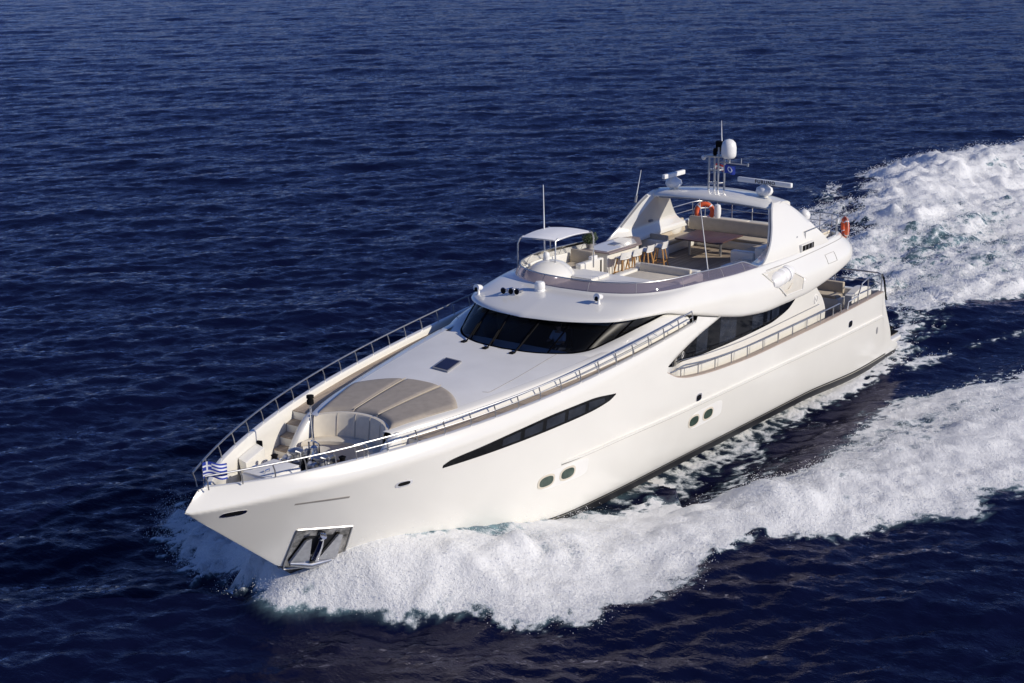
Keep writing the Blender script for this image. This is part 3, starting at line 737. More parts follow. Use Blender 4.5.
# ------------------------------------------------------------------ flybridge moulding (one loft round half the plan, mirrored)
low = arc([(20.56, 0, 5.32), (20.42, .95, 5.32), (20.10, 1.83, 5.32), (19.46, 2.62, 5.31), (18.62, 2.96, 5.29), (17.65, 3.16, 5.24), (16.3, 3.30, 4.92), (14.4, 3.36, 4.47), (12.8, 3.42, 4.17), (11, 3.44, 4.02), (8.8, 3.44, 4.02), (7.26, 3.43, 4.13), (5.25, 3.40, 4.45), (4.3, 3.12, 4.75), (3.86, 2.4, 4.88), (3.66, 1.2, 4.92), (3.6, 0, 4.92)], 8)
top = arc([(18.35, 0, 5.70), (18.28, .85, 5.70), (18.02, 1.7, 5.70), (17.55, 2.35, 5.70), (16.75, 2.78, 5.69), (15.4, 3.06, 5.67), (14.2, 3.15, 5.60), (13, 3.18, 5.53), (12, 3.18, 5.49), (10.8, 3.16, 5.45), (8.8, 3.12, 5.40), (7, 3.08, 5.40), (5.2, 3.0, 5.40), (4.5, 2.68, 5.38), (4.2, 2.1, 5.34), (4.05, 1.1, 5.3), (4.0, 0, 5.3)], 8)
P = []; PI_ = []
for i, (a, b) in enumerate(zip(low, top)):
    k = float(sm(4.4, 6.6, i/8))         # 0 at the brow, 1 along the sides
    c = np.array([np.clip(a[0], 6.0, 15.5), 0]); o = np.append(a[:2]-c, 0); o /= max(np.linalg.norm(o), .01)
    row = [a - o*.42 + (0, 0, .0), a - o*.12 - (0, 0, .015), a - o*.03 - (0, 0, .0)]
    for t, bo, bu in ((.04, .04, .03), (.10, .05, .05), (.2, .05, .05), (.32, .05, .05), (.45, .04, .055), (.6, .03, .055), (.75, .02, .04), (.9, .01, .015)):
        brow = a*(1-t)+b*t + o*bo*.7 + np.array([0, 0, bu + .03*math.sin(math.pi*t)])
        ht_ = b[2]-a[2]
        ang = t*math.pi/2
        so = .16*math.sin(math.pi*min(1, t*1.15))**.8 * min(1, ht_/.9)
        side = a*(1-t)+b*t + o*so
        row.append(brow*(1-k)+side*k)
    row += [b + (0, 0, .0), b - o*.03 + (0, 0, .025), b - o*.17 + (0, 0, .025), b - o*.19 + (0, 0, -.02)]
    P.append([tuple(p) for p in row])
    fl = 4.68; PI_.append([tuple(b - o*.19 + (0, 0, -.02)), tuple(np.append((b-o*.2)[:2], fl))])
mb = MB().grid(P).join(); fly = part(mb, 'flybridge_moulding', 'gel', ang=58)
mb = MB().grid(PI_).join(); part(mb, 'coaming_lining', 'deckw', fly)
part(MB().tube([tuple(np.array(P[i][10])+np.array([0, .006, 0])) for i in range(70, 108)], .010, 6).mirror(), 'coaming_crease_shade', 'groove', fly)  # thin grey line painting in the shaded crease at the coaming step
# soffit under the overhang and the deck
mb = MB(); mb.grid([[(p[0][0], y*max(p[0][1], .01), p[0][2]+.015) for y in np.linspace(-1, 1, 9)] for p in P[::3]]); part(mb, 'soffit', 'gel', fly)
mb = MB(); mb.grid([[(q[1][0], y*max(q[1][1], .01), 4.70) for y in np.linspace(-1, 1, 9)] for q in PI_]); part(mb, 'flybridge_deck', 'teakgrey', fly)
# raised forward platform inside the smoked screen
mb = MB(); Pq = []
for i in range(0, 46):
    b = np.array(PI_[i][0]); Pq.append([(b[0]-.01, y*max(b[1]+.004, .01), 5.36) for y in np.linspace(-1, 1, 9)])
mb.grid(Pq); x9 = Pq[-1][0][0]; y9 = abs(Pq[-1][0][1])
mb.grid([[(x9, -y9, 5.36), (x9, y9, 5.36)], [(x9-.01, -y9, 4.7), (x9-.01, y9, 4.7)]]); part(mb, 'forward_platform', 'deckw', fly, ang=30)
# smoked wind deflector with steel top rail
fb = [np.array(p) for p in top[:68]]
Q = []; tr = []
for i, b in enumerate(fb):
    c = np.array([np.clip(low[i][0], 6.0, 15.5), 0]); o = np.append(low[i][:2]-c, 0); o /= max(np.linalg.norm(o), .01)
    h = .27*float(sm(68, 60, i))+.02
    Q.append([tuple(b - o*.05 + (0, 0, -.0)), tuple(b - o*(.05+.25*h) + (0, 0, .02+h*.5)), tuple(b - o*(.05+.6*h) + (0, 0, .02+h))]); tr.append(Q[-1][-1])
mb = MB().grid(Q).join(); fg = part(mb, 'wind_deflector', 'flyglass', Y, ang=70)
mb = MB().tube([(x, -y, z) for x, y, z in tr[::-1]] + tr[1:], .022, 8); part(mb, 'deflector_rail', 'steel', fg)
mb = MB().tube([(q[0][0]+.02, -q[0][1], q[0][2]) for q in Q[::-1]] + [(q[0][0]+.02, q[0][1], q[0][2]) for q in Q[1:]], .018, 6); part(mb, 'deflector_base', 'bartop', fg)
for i in (8, 22, 36, 50, 60):
    for s in (1, -1): part(MB().tube([(p[0], s*p[1], p[2]) for p in Q[i]], .008, 6), 'deflector_post', 'grey', fg)

# things fixed on the brow: lights, horns, domelet
def brow_z(x, y):
    best = min(((p[0]-x)**2+(abs(y)-p[1])**2, p[2]) for r in P[:60] for p in r[3:12]); return best[1]
mb = MB(); z = brow_z(18.72, -.55); mb.lathe([(.17, 0), (.17, .05), (.15, .08), (.16, .1), (.16, .24), (.13, .3), (.02, .32)], (18.72, -.55, z-.02), 20); part(mb, 'antenna_dome', 'white', fly)
def searchlight(x, y):
    z = brow_z(x, y); mb = MB(); mb.lathe([(.07, 0), (.045, .03), (.04, .14), (.02, .16)], (x, y, z-.02), 12)
    mb.lathe([(.06, -.16), (.085, -.1), (.1, .06), (.11, .12), (.09, .125)], (x, y, z+.2), 14, Mx=Matrix.Rotation(R_(80), 3, 'Y')); o = part(mb, 'searchlight', 'white', Y)
    mb = MB().lathe([(.085, 0), (.03, .012), (.001, .014)], (x+.125, y, z+.18), 14, Mx=Matrix.Rotation(R_(80), 3, 'Y')); part(mb, 'lamp_glass', 'glass', o)
searchlight(19.4, -2.35); searchlight(18.95, 1.7)
z = brow_z(19.3, -1.1)
for dy, L in ((-1.35, .5), (-1.13, .42), (-.96, .36)):
    mb = MB(); mb.lathe([(.02, 0), (.03, .1), (.035, L-.15), (.06, L-.06), (.1, L), (.085, L)], (19.0, dy, z+.13), 12, Mx=Matrix.Rotation(R_(88), 3, 'Y')); mb.b6(19.05, 19.15, dy-.03, dy+.03, z-.02, z+.12)
    o = part(mb, 'horn', 'chrome', Y); mb = MB().lathe([(.085, 0), (.001, .004)], (19.0+L+.005, dy, z+.13), 12, Mx=Matrix.Rotation(R_(88), 3, 'Y')); part(mb, 'horn_mouth', 'black', o)

# ------------------------------------------------------------------ flybridge furniture (moulded in: parts of the yacht)
FZ = 4.70
mb = MB(); mb.ell((16.1, -2.0, 5.36), (1.0, .74, .58), 28, 12, z0=0); hc = part(mb, 'helm_console', 'gel', Y)
mb = MB(); mb.lathe([(.1, 0), (.1, .12), (.11, .14), (.1, .22), (.05, .28), (.001, .29)], (15.95, -2.2, 5.88), 16); part(mb, 'antenna_dome', 'white', hc)
mb = MB(); mb.b6(14.85, 15.9, -1.55, -.5, 5.36, 5.46); cst = part(mb, 'console_shelf', 'gel', Y, bevel=.03)
mb = MB(); mb.b6(14.85, 15.9, -1.53, -.52, 5.466, 5.474); part(mb, 'shelf_top', 'deckw', cst)
# helm bench
mb = MB(); mb.b6(13.35, 14.4, -2.9, -1.95, 4.7, 5.2); mb.b6(13.2, 14.5, -2.05, -1.82, 4.7, 5.52); mb.b6(13.1, 13.4, -2.95, -1.82, 4.7, 5.5); hbn = part(mb, 'helm_bench', 'gel', Y, bevel=.05)
mb = MB(); mb.b6(13.45, 14.35, -2.85, -2.07, 5.2, 5.32); mb.box((13.45, -2.46, 5.5), (.16, .9, .46), ry=-.15); part(mb, 'cushion', 'beige', hbn, bevel=.05)
mb = MB(); mb.box((13.6, -1.94, 5.57), (.35, .14, .12)); part(mb, 'drinks_holder', 'white', hbn, bevel=.02)
# bar
mb = MB(); mb.b6(11.05, 12.9, -2.72, -1.82, FZ, 5.58); mb.b6(10.25, 11.05, -2.8, -2.2, FZ, 5.58); br = part(mb, 'bar_counter', 'gel', Y, bevel=.02)
mb = MB(); mb.prism([(13.05, -2.8), (13.0, -1.68), (11.05, -1.6), (10.2, -2.2), (10.2, -2.85)], 5.585, 5.63); part(mb, 'bar_top', 'bartop', br, bevel=.01)
mb = MB(); mb.prism([(12.85, -2.72), (12.85, -1.86), (11.1, -1.78), (10.6, -2.2), (10.6, -2.75)], 5.632, 5.642); part(mb, 'bar_inlay', 'gel', br)
mb = MB(); mb.b6(11.5, 11.9, -2.45, -2.15, 5.644, 5.66); part(mb, 'sink', 'steel', br)
# forward-facing settee
mb = MB(); mb.b6(12.15, 12.42, -1.05, 1.35, FZ, 5.28); mb.b6(12.2, 13.7, -1.1, -.82, FZ, 5.14); mb.b6(12.2, 13.7, 1.15, 1.45, FZ, 5.2); mb.b6(12.4, 13.6, -.9, 1.25, FZ, 4.95); fs = part(mb, 'lounge_settee', 'gel', Y, bevel=.05)
mb = MB(); mb.b6(12.45, 13.6, -.8, 1.13, 4.95, 5.08); mb.box((12.47, .17, 5.18), (.12, 1.92, .3), ry=-.1); part(mb, 'cushion', 'beigel', fs, bevel=.04)
# U-shaped dining settee
mb = MB(); mb.b6(6.2, 9.2, -2.85, -2.05, FZ, 5.02); mb.b6(5.7, 6.5, -2.85, 1.5, FZ, 5.02); mb.b6(6.2, 8.6, .75, 1.6, FZ, 5.02); ds = part(mb, 'dining_settee', 'gel', Y, bevel=.04)
for bx in ((9.0, 9.2, -2.8, -1.7, FZ, 5.35), (8.5, 8.8, .6, 1.5, FZ, 5.25), (6.2, 8.75, 1.5, 1.85, FZ, 5.42), (8.8, 10.2, .95, 1.75, FZ, 5.0)): part(MB().b6(*bx), 'settee_arm', 'gel', ds, bevel=.05)
mb = MB(); mb.b6(6.45, 9.0, -2.8, -2.05, 5.02, 5.14); mb.b6(5.75, 6.5, -2.0, .8, 5.02, 5.14); mb.b6(6.5, 8.5, .75, 1.5, 5.02, 5.14); part(mb, 'seat_cushion', 'beige', ds, bevel=.04)
mb = MB(); mb.box((7.6, -2.76, 5.36), (2.75, .2, .5), rx=.2); mb.box((5.72, -.6, 5.36), (.2, 4.3, .5), ry=-.15); mb.box((8.95, -2.3, 5.36), (.16, 1.0, .3)); part(mb, 'back_cushion', 'beige', ds, bevel=.05)
mb = MB(); mb.b6(4.5, 5.6, -2.5, 2.4, FZ, 5.32); asp = part(mb, 'aft_sunpad_base', 'gel', Y, bevel=.04)
for a, b in ((-2.45, -.85), (-.83, .75), (.77, 2.35)): part(MB().b6(4.5, 5.6, a, b, 5.32, 5.42), 'sunpad_cushion', 'beigel', asp, bevel=.04)
# bimini on four poles
C4 = [(16.25, -2.98), (14.4, -3.1), (14.25, -1.58), (16.0, -1.78)]
mb = MB(); Pq = []; Pu = []
for i in np.linspace(0, 1, 13):
    row = []
    for j in np.linspace(0, 1, 13):
        p = (np.array(C4[0])*(1-i)+np.array(C4[1])*i)*(1-j) + (np.array(C4[3])*(1-i)+np.array(C4[2])*i)*j
        row.append((p[0]+.16*math.sin(math.pi*j)*(1-i)**2, p[1], 6.60+.05*math.sin(math.pi*i)+.05*math.sin(math.pi*j)))
    Pq.append(row)
mb.grid(Pq); mb.grid([[(x, y, z-.025) for x, y, z in r] for r in Pq])
e1 = Pq[0]+[r[-1] for r in Pq[1:]]+Pq[-1][::-1][1:]+[r[0] for r in Pq[::-1]][1:-1]
mb.grid([e1, [(x, y, z-.05) for x, y, z in e1]], cv=True); bim = part(mb, 'bimini_canopy', 'canvas', Y, ang=70)
for (x, y), zb in zip(C4, (5.55, 5.55, 5.4, 5.36)):
    s = .12 if x > 15 else -.05
    part(MB().tube([(x+s, y-.05 if y < -2.5 else y+.04, zb), (x+s, y-.04 if y < -2.5 else y+.04, 6.4), (x+s*.6, y, 6.56), (x-.12*(1 if x > 15 else -1), y, 6.63)], .026, 8), 'bimini_pole', 'steel', bim)
mb = MB(); mb.tube([(x, y, z-.03) for x, y, z in e1], .018, 6, closed=True); part(mb, 'bimini_frame', 'steel', bim)

# ------------------------------------------------------------------ radar arch
# side view outline of a leg (x, z): front edge and rear edge as functions of height; y leans inboard with height
zz = np.array([5.35, 5.5, 5.7, 6.0, 6.4, 6.75, 7.0, 7.12])
af = cub(zz, [11.9, 11.15, 10.8, 10.4, 10.0, 9.7, 9.4, 9.15])
ar = cub(zz, [6.1, 6.25, 6.5, 6.9, 7.4, 7.85, 8.25, 8.5])
ay = cub(zz, [3.08, 3.06, 3.02, 2.93, 2.77, 2.6, 2.45, 2.35])
fi = cub(zz, [10.2, 9.75, 9.5, 9.3, 9.25, 9.2, 9.1, 8.9])    # inner front edge
mb = MB()
Pq = []
for z in np.linspace(5.38, 7.12, 26):
    xf, xr, y = float(af(z)), float(ar(z)), float(ay(z)); th = .34 + .25*float(sm(5.9, 5.4, z)); row = []
    xi = xf - (.55 + .25*float(sm(6.2, 5.4, z))); 
    row += [(xr+.25, y-th, z), (xi, y-th, z), (xi+.2, y-th+.02, z), (xf-.12, y-.10, z), (xf-.02, y-.05, z)]
    for t in np.linspace(0, 1, 10): row.append((xf-.03+(xr+.1-xf)*t, y+.02*math.sin(math.pi*t), z))
    row += [(xr, y-.08, z), (xr+.02, y-.2, z)]
    Pq.append(row)
mb.grid(Pq, cv=True).mirror(); arch = part(mb, 'arch_leg', 'gel', ang=45)
# rear lobe and domelets on the arch foot
mb = MB().ell((6.85, 2.78, 5.36), (.5, .25, .34), 20, 12, z0=-.9).mirror(); part(mb, 'arch_foot', 'gel', arch)
mb = MB().lathe([(.14, 0), (.2, .04), (.22, .16), (.17, .28), (.08, .34), (.001, .36)], (6.62, 2.3, 6.15), 18); part(mb, 'antenna_dome', 'white', arch)
mb = MB().tube([(6.62, 2.3, 5.9), (6.62, 2.3, 6.16)], .12, 10); part(mb, 'dome_pedestal', 'gel', arch)
# cross beam: cambered wing with a dark gap line under its leading edge
mb = MB(); Pq = []
for t in np.linspace(-1, 1, 31):
    y = 2.42*t; c = .16*(1-t*t); xf = 9.25+.30*(1-t*t); xr = 8.0-.35*(1-abs(t)**2)
    if abs(t) > .9: xf -= (abs(t)-.9)*1.5
    z = 6.98+c
    Pq.append([(xr, y, z-.08), (xr+.03, y, z+.02), (xr+.2, y, z+.09), ((xf+xr)/2, y, z+.13), (xf-.25, y, z+.09), (xf-.04, y, z+.02), (xf, y, z-.05), (xf-.03, y, z-.10), (xf-.16, y, z-.13), ((xf+xr)/2, y, z-.17), (xr+.15, y, z-.14)])
mb.grid(Pq, cv=True); mb.add(Pq[0], [tuple(range(11))]); mb.add(Pq[-1], [tuple(range(11))[::-1]]); beam = part(mb, 'arch_beam', 'gel', Y, ang=45)
mb = MB().tube([(p[7][0]+.012, p[7][1], p[7][2]-.0) for p in Pq[3:-3]], .022, 6); part(mb, 'beam_gap', 'grey', arch)
mb = MB()
mb.b6(7.55, 8.5, 2.95, 3.16, 5.42, 5.66); vt = part(mb, 'air_intake', 'gel', Y, bevel=.02)
mb = MB(); mb.b6(7.6, 8.45, 3.0, 3.176, 5.45, 5.63); part(mb, 'intake_opening', 'black', arch, bevel=.01)
for dx in (7.75, 8.0, 8.25): part(MB().b6(dx-.02, dx+.02, 3.1, 3.18, 5.46, 5.62), 'intake_slat', 'grey', arch)
mb = MB().box((8.6, 2.93, 5.88), (.28, .1, .08), ry=.4); part(mb, 'arch_light', 'grey', arch, bevel=.02)
mb = MB().box((9.1, -2.42, 6.0), (.2, .1, .08)); part(mb, 'arch_light', 'grey', arch, bevel=.02)
# black gap strip at the inner front of each leg
for s in (1, -1):
    part(MB().tube([(float(af(z))-.08, s*(float(ay(z))-.09), z) for z in np.linspace(5.95, 6.95, 12)], .035, 6), 'arch_seal', 'grey', arch)
# radars
def radar(y, L, ang, xk, zk, name):
    mb = MB(); mb.lathe([(.2, 0), (.13, .05), (.12, .14), (.24, .2), (.30, .3), (.27, .42), (.14, .5), (.08, .54)], (xk, y, zk), 20)
    o = part(mb, 'radar_scanner', 'white', Y, ang=50)
    mb = MB().box((xk, y, zk+.62), (L, .13, .16), rz=ang); part(mb, 'scanner_bar', 'white', o, bevel=.03); return o
ra1 = radar(1.66, 2.15, R_(84), 8.45, 7.05, '')
ra2 = radar(-1.72, 1.35, R_(178), 8.75, 7.05, '')
tc = bpy.data.curves.new('lettering', 'FONT'); tc.body = 'FURUNO'; tc.size = .17; tc.align_x = 'CENTER'; tc.align_y = 'CENTER'; tc.extrude = .004; tc.offset = .004; tc.space_character = 1.25
to = bpy.data.objects.new('tmp', tc); COL.objects.link(to); bpy.context.view_layer.update()
me = bpy.data.meshes.new_from_object(to.evaluated_get(bpy.context.evaluated_depsgraph_get())); bpy.data.objects.remove(to)
lt = bpy.data.objects.new('lettering', me); COL.objects.link(lt); me.materials.clear(); me.materials.append(M['hair'])
a_ = R_(84); nrm = Vector((math.sin(a_), -math.cos(a_), 0)); nrm = nrm if nrm.x > 0 else -nrm
lt.parent = ra1; lt.matrix_parent_inverse = Matrix(); lt.matrix_basis = Matrix.Translation(Vector((8.45, 1.66, 7.67)) + nrm*.075 + Vector((0, .05, 0))) @ Matrix((Vector((0, 0, 1)).cross(nrm), Vector((0, 0, 1)), nrm)).transposed().to_4x4()
# mast
mb = MB(); mx = 8.55
for dx, dy, h in ((.12, -.38, 8.45), (-.12, -.28, 8.45), (.12, -.02, 8.75), (-.12, .1, 8.75)): mb.tube([(mx+dx, dy, 7.05), (mx+dx*.8, dy, h)], .035, 8)
for z in (7.5, 7.95, 8.4): mb.tube([(mx+.12, -.38, z), (mx+.12, -.02, z), (mx-.12, .1, z), (mx-.12, -.28, z)], .02, 6, closed=True)
mast = part(mb, 'mast', 'steel', Y)
mb = MB().b6(mx-.2, mx+.2, -.5, .2, 8.42, 8.45); part(mb, 'mast_platform', 'steel', mast)
mb = MB(); mb.lathe([(.05, 0), (.07, .03), (.07, .2), (.03, .24)], (mx, -.22, 8.45), 12); mb.lathe([(.09, 0), (.09, .18), (.03, .22)], (mx, 0, 8.75), 12); mb.b6(mx-.08, mx+.08, -.16, .0, 8.6, 8.95); part(mb, 'navigation_light', 'black', mast)
mb = MB().tube([(mx, .05, 8.75), (mx, .02, 9.1), (mx, .0, 9.65)], [.03, .022, .008], 6); part(mb, 'mast_antenna', 'white', mast)
mb = MB(); mb.lathe([(.07, -.08), (.19, -.05), (.25, .02), (.26, .12), (.26, .32), (.225, .48), (.14, .57), (.001, .61)], (mx, .31, 8.44), 24); part(mb, 'satellite_dome', 'white', mast)
mb = MB(); mb.tube([(mx, .0, 8.22), (mx, 1.05, 8.22)], .022, 8); mb.tube([(mx, .8, 8.22), (mx, .8, 8.42)], .018, 6); mb.tube([(mx, 1.05, 8.16), (mx, 1.05, 8.27)], .04, 8); mb.tube([(mx, .33, 8.22), (mx, .33, 8.4)], .05, 8); part(mb, 'yardarm', 'steel', mast)
mb = MB(); mb.tube([(mx, -.4, 8.38), (mx, -.62, 8.34)], .015, 6); mb.lathe([(.07, -.06), (.09, 0), (.05, .07)], (mx, -.66, 8.33), 12, Mx=Matrix.Rotation(R_(90), 3, 'Y')); part(mb, 'hailer', 'white', mast)
# whips
def whip(a, b, name='whip_antenna', r=.022):
    o = part(MB().tube([a, tuple(np.array(a)*.5+np.array(b)*.5), b], [r, r*.8, r*.4], 6), name, 'white')
    d = np.array(b)-np.array(a); d /= np.linalg.norm(d); part(MB().tube([tuple(np.array(a)-d*.04), tuple(np.array(a)+d*.2)], .05, 8), 'antenna_base', 'grey', o)
whip((14.38, 2.86, 5.5), (15.08, 2.83, 8.25)); whip((9.76, -2.66, 6.78), (9.5, -2.6, 7.85)); whip((15.05, -2.88, 5.6), (15.1, -2.9, 8.13), r=.03)
# flybridge aft rail
mb = MB(); rp = []
for i in range(84, 129):
    b = top[i]; rp.append((b[0]+.06, b[1]-.1 if b[1] > .1 else 0, b[2]+.02))
for s in (1, -1):
    pts = [(x, s*y, z) for x, y, z in rp]
    ra = part(MB().tube([(x, y, z+.6) for x, y, z in pts], .022, 8), 'flybridge_rail', 'steel', Y)
    part(MB().tube([(x, y, z+.32) for x, y, z in pts], .015, 6), 'mid_rail', 'steel', ra)
    for k in range(0, len(pts), 6): part(MB().tube([pts[k], (pts[k][0], pts[k][1], pts[k][2]+.6)], .018, 6), 'stanchion', 'steel', ra)
mb = MB().lathe([(.001, -.28), (.1, -.24), (.13, -.1), (.13, .1), (.1, .24), (.001, .28)], (5.0, -1.98, 5.72), 14); part(mb, 'beacon_capsule', 'white', fly)
mb = MB().tube([(4.95, -2.02, 5.36), (4.95, -2.02, 5.8)], .03, 6); part(mb, 'beacon_bracket', 'steel', fly)
# hull-side recess for the raft on the wing (port and starboard)
def fly_side(x, z):   # outer surface of the moulding at (x, z)
    best = None
    i = int(np.argmin([abs(r[3][0]-x)+(0 if 48 < k < 112 else 99) for k, r in enumerate(P)])); r = np.array(P[i][2:12])
    return float(np.interp(z, r[:, 2], r[:, 1]))
rq = [(11.55, 5.27), (10.1, 5.26), (8.9, 4.66), (9.1, 4.3), (10.3, 4.34), (10.75, 4.7)]
def fly_patch(poly, off, n=12):
    poly = [np.array(p) for p in poly]; c = sum(poly)/len(poly); dense = []
    for a, b in zip(poly, poly[1:]+poly[:1]):
        for t in np.linspace(0, 1, 5)[:-1]: dense.append(a*(1-t)+b*t)
    return [[(p[0], fly_side(p[0], p[1])+off, p[1]) for p in [c*(1-k)+d*k for d in dense]] for k in np.linspace(0.02, 1, n)]
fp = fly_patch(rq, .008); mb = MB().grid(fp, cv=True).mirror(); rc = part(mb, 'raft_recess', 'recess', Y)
mb = MB().tube([(x, y+.01, z) for x, y, z in fp[-1]], .03, 6, closed=True).mirror(); part(mb, 'recess_rim', 'gel', rc)
mb = MB().tube([(x, y+.004, z) for x, y, z in fly_patch([(6.9, 5.05), (6.2, 5.05), (6.2, 4.75), (6.9, 4.75)], .004)[-1]], .007, 5, closed=True).mirror(); part(mb, 'side_hatch', 'groove', fly)

# ------------------------------------------------------------------ loose things carried on the yacht
# life raft bundles in the wing recess
def raft(s):
    r = empty('life_raft', (10.35, s*3.27, 4.93))
    Mx = Matrix.Rotation(R_(90), 3, 'Y') 
    mb = MB(); mb.lathe([(.02, -.78), (.20, -.72), (.27, -.56), (.28, -.4), (.26, -.3), (.28, -.15), (.28, -.02), (.295, 0), (.28, .02), (.27, .2), (.285, .36), (.27, .56), (.20, .72), (.02, .78)], (0, 0, 0), 20, Mx=Matrix.Rotation(R_(6), 3, 'Y') @ Mx); mb.build('canister', M['white'], r, local=True)
    for d in (-.36, -.05, .3):
        mb = MB(); mb.lathe([(.285, -.04), (.295, 0), (.285, .04)], (d*.995, 0, -d*.105), 20, Mx=Matrix.Rotation(R_(6), 3, 'Y') @ Mx); mb.build('strap', M['canvas'], r, local=True)
    mb = MB(); mb.tube([(-.55, .2, -.28), (-.2, .26, -.42), (.2, .22, -.45), (.1, .1, -.5)], .03, 6); mb.build('lashing', M['rope'], r, local=True)
    return r
tag(raft(1), 'white life raft canister strapped in the recess on the near side of the upper deck', 'life raft')
# bar stools
def stool():
    r = empty('bar_stool', (0, 0, 0)); mb = MB()
    P = []
    for a in np.linspace(-1, 1, 13):
        row = []
        for t in np.linspace(0, 1, 8):
            if t < .5: x, z = .19-.38*(t/.5)*1.0, .66+.015*math.cos(t*6)
            else: x, z = -.19-.06*((t-.5)/.5), .66+.22*((t-.5)/.5)
            y = .25*a*(1-.12*max(0, t-.5)); z += .05*a*a*(1 if t < .5 else 0); x += .07*a*a*(1 if t >= .5 else .3)
            row.append((x, y, z))
        P.append(row)
    mb.grid(P); mb.grid([[(x+(.025 if j > 4 else 0), y, z-(.03 if j <= 4 else 0)) for j, (x, y, z) in enumerate(row)] for row in P])
    e = P[0]+[p[-1] for p in P[1:]]+P[-1][::-1][1:]+[p[0] for p in P[::-1]][1:-1]
    mb.build('seat_shell', M['deckw'], r, local=True)
    for sx in (-1, 1):
        for sy in (-1, 1): MB().tube([(sx*.21, sy*.2, 0), (sx*.10, sy*.11, .64)], [.018, .024], 8).build('leg', M['wood'], r, local=True)
    MB().tube([(.165, .15, .22), (-.165, .15, .22), (-.165, -.15, .22), (.165, -.15, .22)], .012, 6, closed=True).build('footrest', M['wood'], r, local=True)
    return r
st0 = stool(); st0.scale = (1.12, 1.12, 1.1)
LBL = ['bar stool at the bow end of the flybridge bar, farthest forward of the four', 'second bar stool from the bow end of the white bar', 'third bar stool from the bow end of the white bar', 'bar stool nearest the dining settee, aft end of the bar row']
for k, (x, y) in enumerate(((12.6, -1.42), (11.95, -1.37), (11.22, -1.32), (10.45, -1.22))):
    o = st0 if k == 0 else copy_tree(st0); o.location = (x, y, FZ+.002); o.rotation_euler.z = R_(-90+(k*7-9))
    tag(o, LBL[k], 'bar stool', 'bar stools along the flybridge bar')
# dining table
tb_ = empty('dining_table', (7.55, -.95, FZ)); tag(tb_, 'dark reddish wooden dining table inside the U-shaped flybridge settee', 'table')
MB().prism([(-.85, -.9), (.85, -.9), (.95, -.8), (.95, .85), (.85, .95), (-.85, .95)], .60, .64).build('table_top', M['table'], tb_, local=True, bevel=.01)
for x, y in ((.55, -.45), (.1, .55)): MB().tube([(x, y, 0), (x, y, .6)], .05, 12).build('leg', M['steel'], tb_, local=True)
# life rings
def ring(loc, Mx, lab):
    r = empty('life_ring', loc); mb = MB(); pts = [tuple(Mx @ Vector((.29*math.cos(t), .29*math.sin(t), 0))) for t in np.arange(28)*2*math.pi/28]
    mb.tube(pts, .088, 12, closed=True); mb.build('ring_body', M['ring'], r, local=True)
    for q in (.78, 2.35, 3.92, 5.5):
        pts = [tuple(Mx @ Vector((.29*math.cos(q+t), .29*math.sin(q+t), 0))) for t in np.linspace(-.08, .08, 5)]; MB().tube(pts, .091, 12).build('reflective_band', M['flagw'], r, local=True)
    pts = []
    for t in np.arange(40)*2*math.pi/40: pts.append(tuple(Mx @ Vector(((.395+.012*math.cos(4*t))*math.cos(t), (.395+.012*math.cos(4*t))*math.sin(t), .02))))
    MB().tube(pts, .012, 5, closed=True).build('grab_line', M['rope'], r, local=True)
    tag(r, lab, 'life ring', 'orange life rings on the flybridge rail'); return r
ring((5.05, -2.50, 5.66), Matrix.Rotation(R_(28), 3, 'Z') @ Matrix.Rotation(R_(82), 3, 'Y'), 'orange life ring facing the bow, hung on the rail behind the dining table')
ring((4.12, 2.74, 5.50), Matrix.Rotation(R_(128), 3, 'Z') @ Matrix.Rotation(R_(88), 3, 'Y'), 'orange life ring seen edge-on, at the aft corner of the upper deck')
# flags
def flag_grid(w_, h_, n, m, f):
    return [[f(u, v) for v in np.linspace(0, 1, m+1)] for u in np.linspace(0, 1, n+1)]
def flag(name, loc, w_, h_, n, m, colfn, d, label, mats, staff=None, amp=.05, sag=.0):
    r = empty(name, loc); mb = MB(); d = Vector(d).normalized(); sd_ = Vector((-d.y, d.x, 0))
    k = 4
    def pos(u, v): p = d*(u*w_) + sd_*(amp*u*math.sin(u*7+v*1.2)) + Vector((0, 0, (v-1)*h_ - sag*u*u + .03*math.sin(u*6))); return tuple(p)
    for i in range(n*2):
        for j in range(m*2):
            qs = [pos(i/(2*n), j/(2*m)), pos((i+1)/(2*n), j/(2*m)), pos((i+1)/(2*n), (j+1)/(2*m)), pos(i/(2*n), (j+1)/(2*m))]
            mb.add(qs, [(0, 1, 2, 3)], mi=colfn((i+.5)/(2*n), (j+.5)/(2*m)))
    mb.build('cloth', [M[x] for x in mats], r, local=True)
    if staff: MB().tube(staff, .014, 6).build('staff', M['chrome'], r, local=True)
    tag(r, label, 'flag'); return r
def greek(u, v):
    if u < .37 and v > 4/9:
        cu, cv = u/.37, (v-4/9)/(5/9); return 1 if abs(cu-.5) < .1 or abs(cv-.5) < .1 else 0
    return 0 if int(v*9-1e-6) % 2 == 0 else 1
flag('bow_flag', (33.32, 0, 4.60), .56, .38, 27, 9, greek, (-.72, .69, 0), 'blue and white striped flag with a cross on a short staff at the bow tip', ['blue', 'flagw'], [(0.01, 0, -.72), (0.01, 0, .06)], sag=.05)
flag('courtesy_flag', (8.42, -.30, 8.12), .42, .22, 6, 3, lambda u, v: 1 if 1/3 < v < 2/3 else 0, (-.3, 1, 0), 'small red flag with a pale band flying between the mast tubes', ['red', 'flagw'], amp=.02)
def eu(u, v):
    q = math.hypot((u-.5)*1.5, (v-.5)); return 1 if .22 < q < .36 and not (u < .45 and abs(v-.5) < .12 and False) else 0
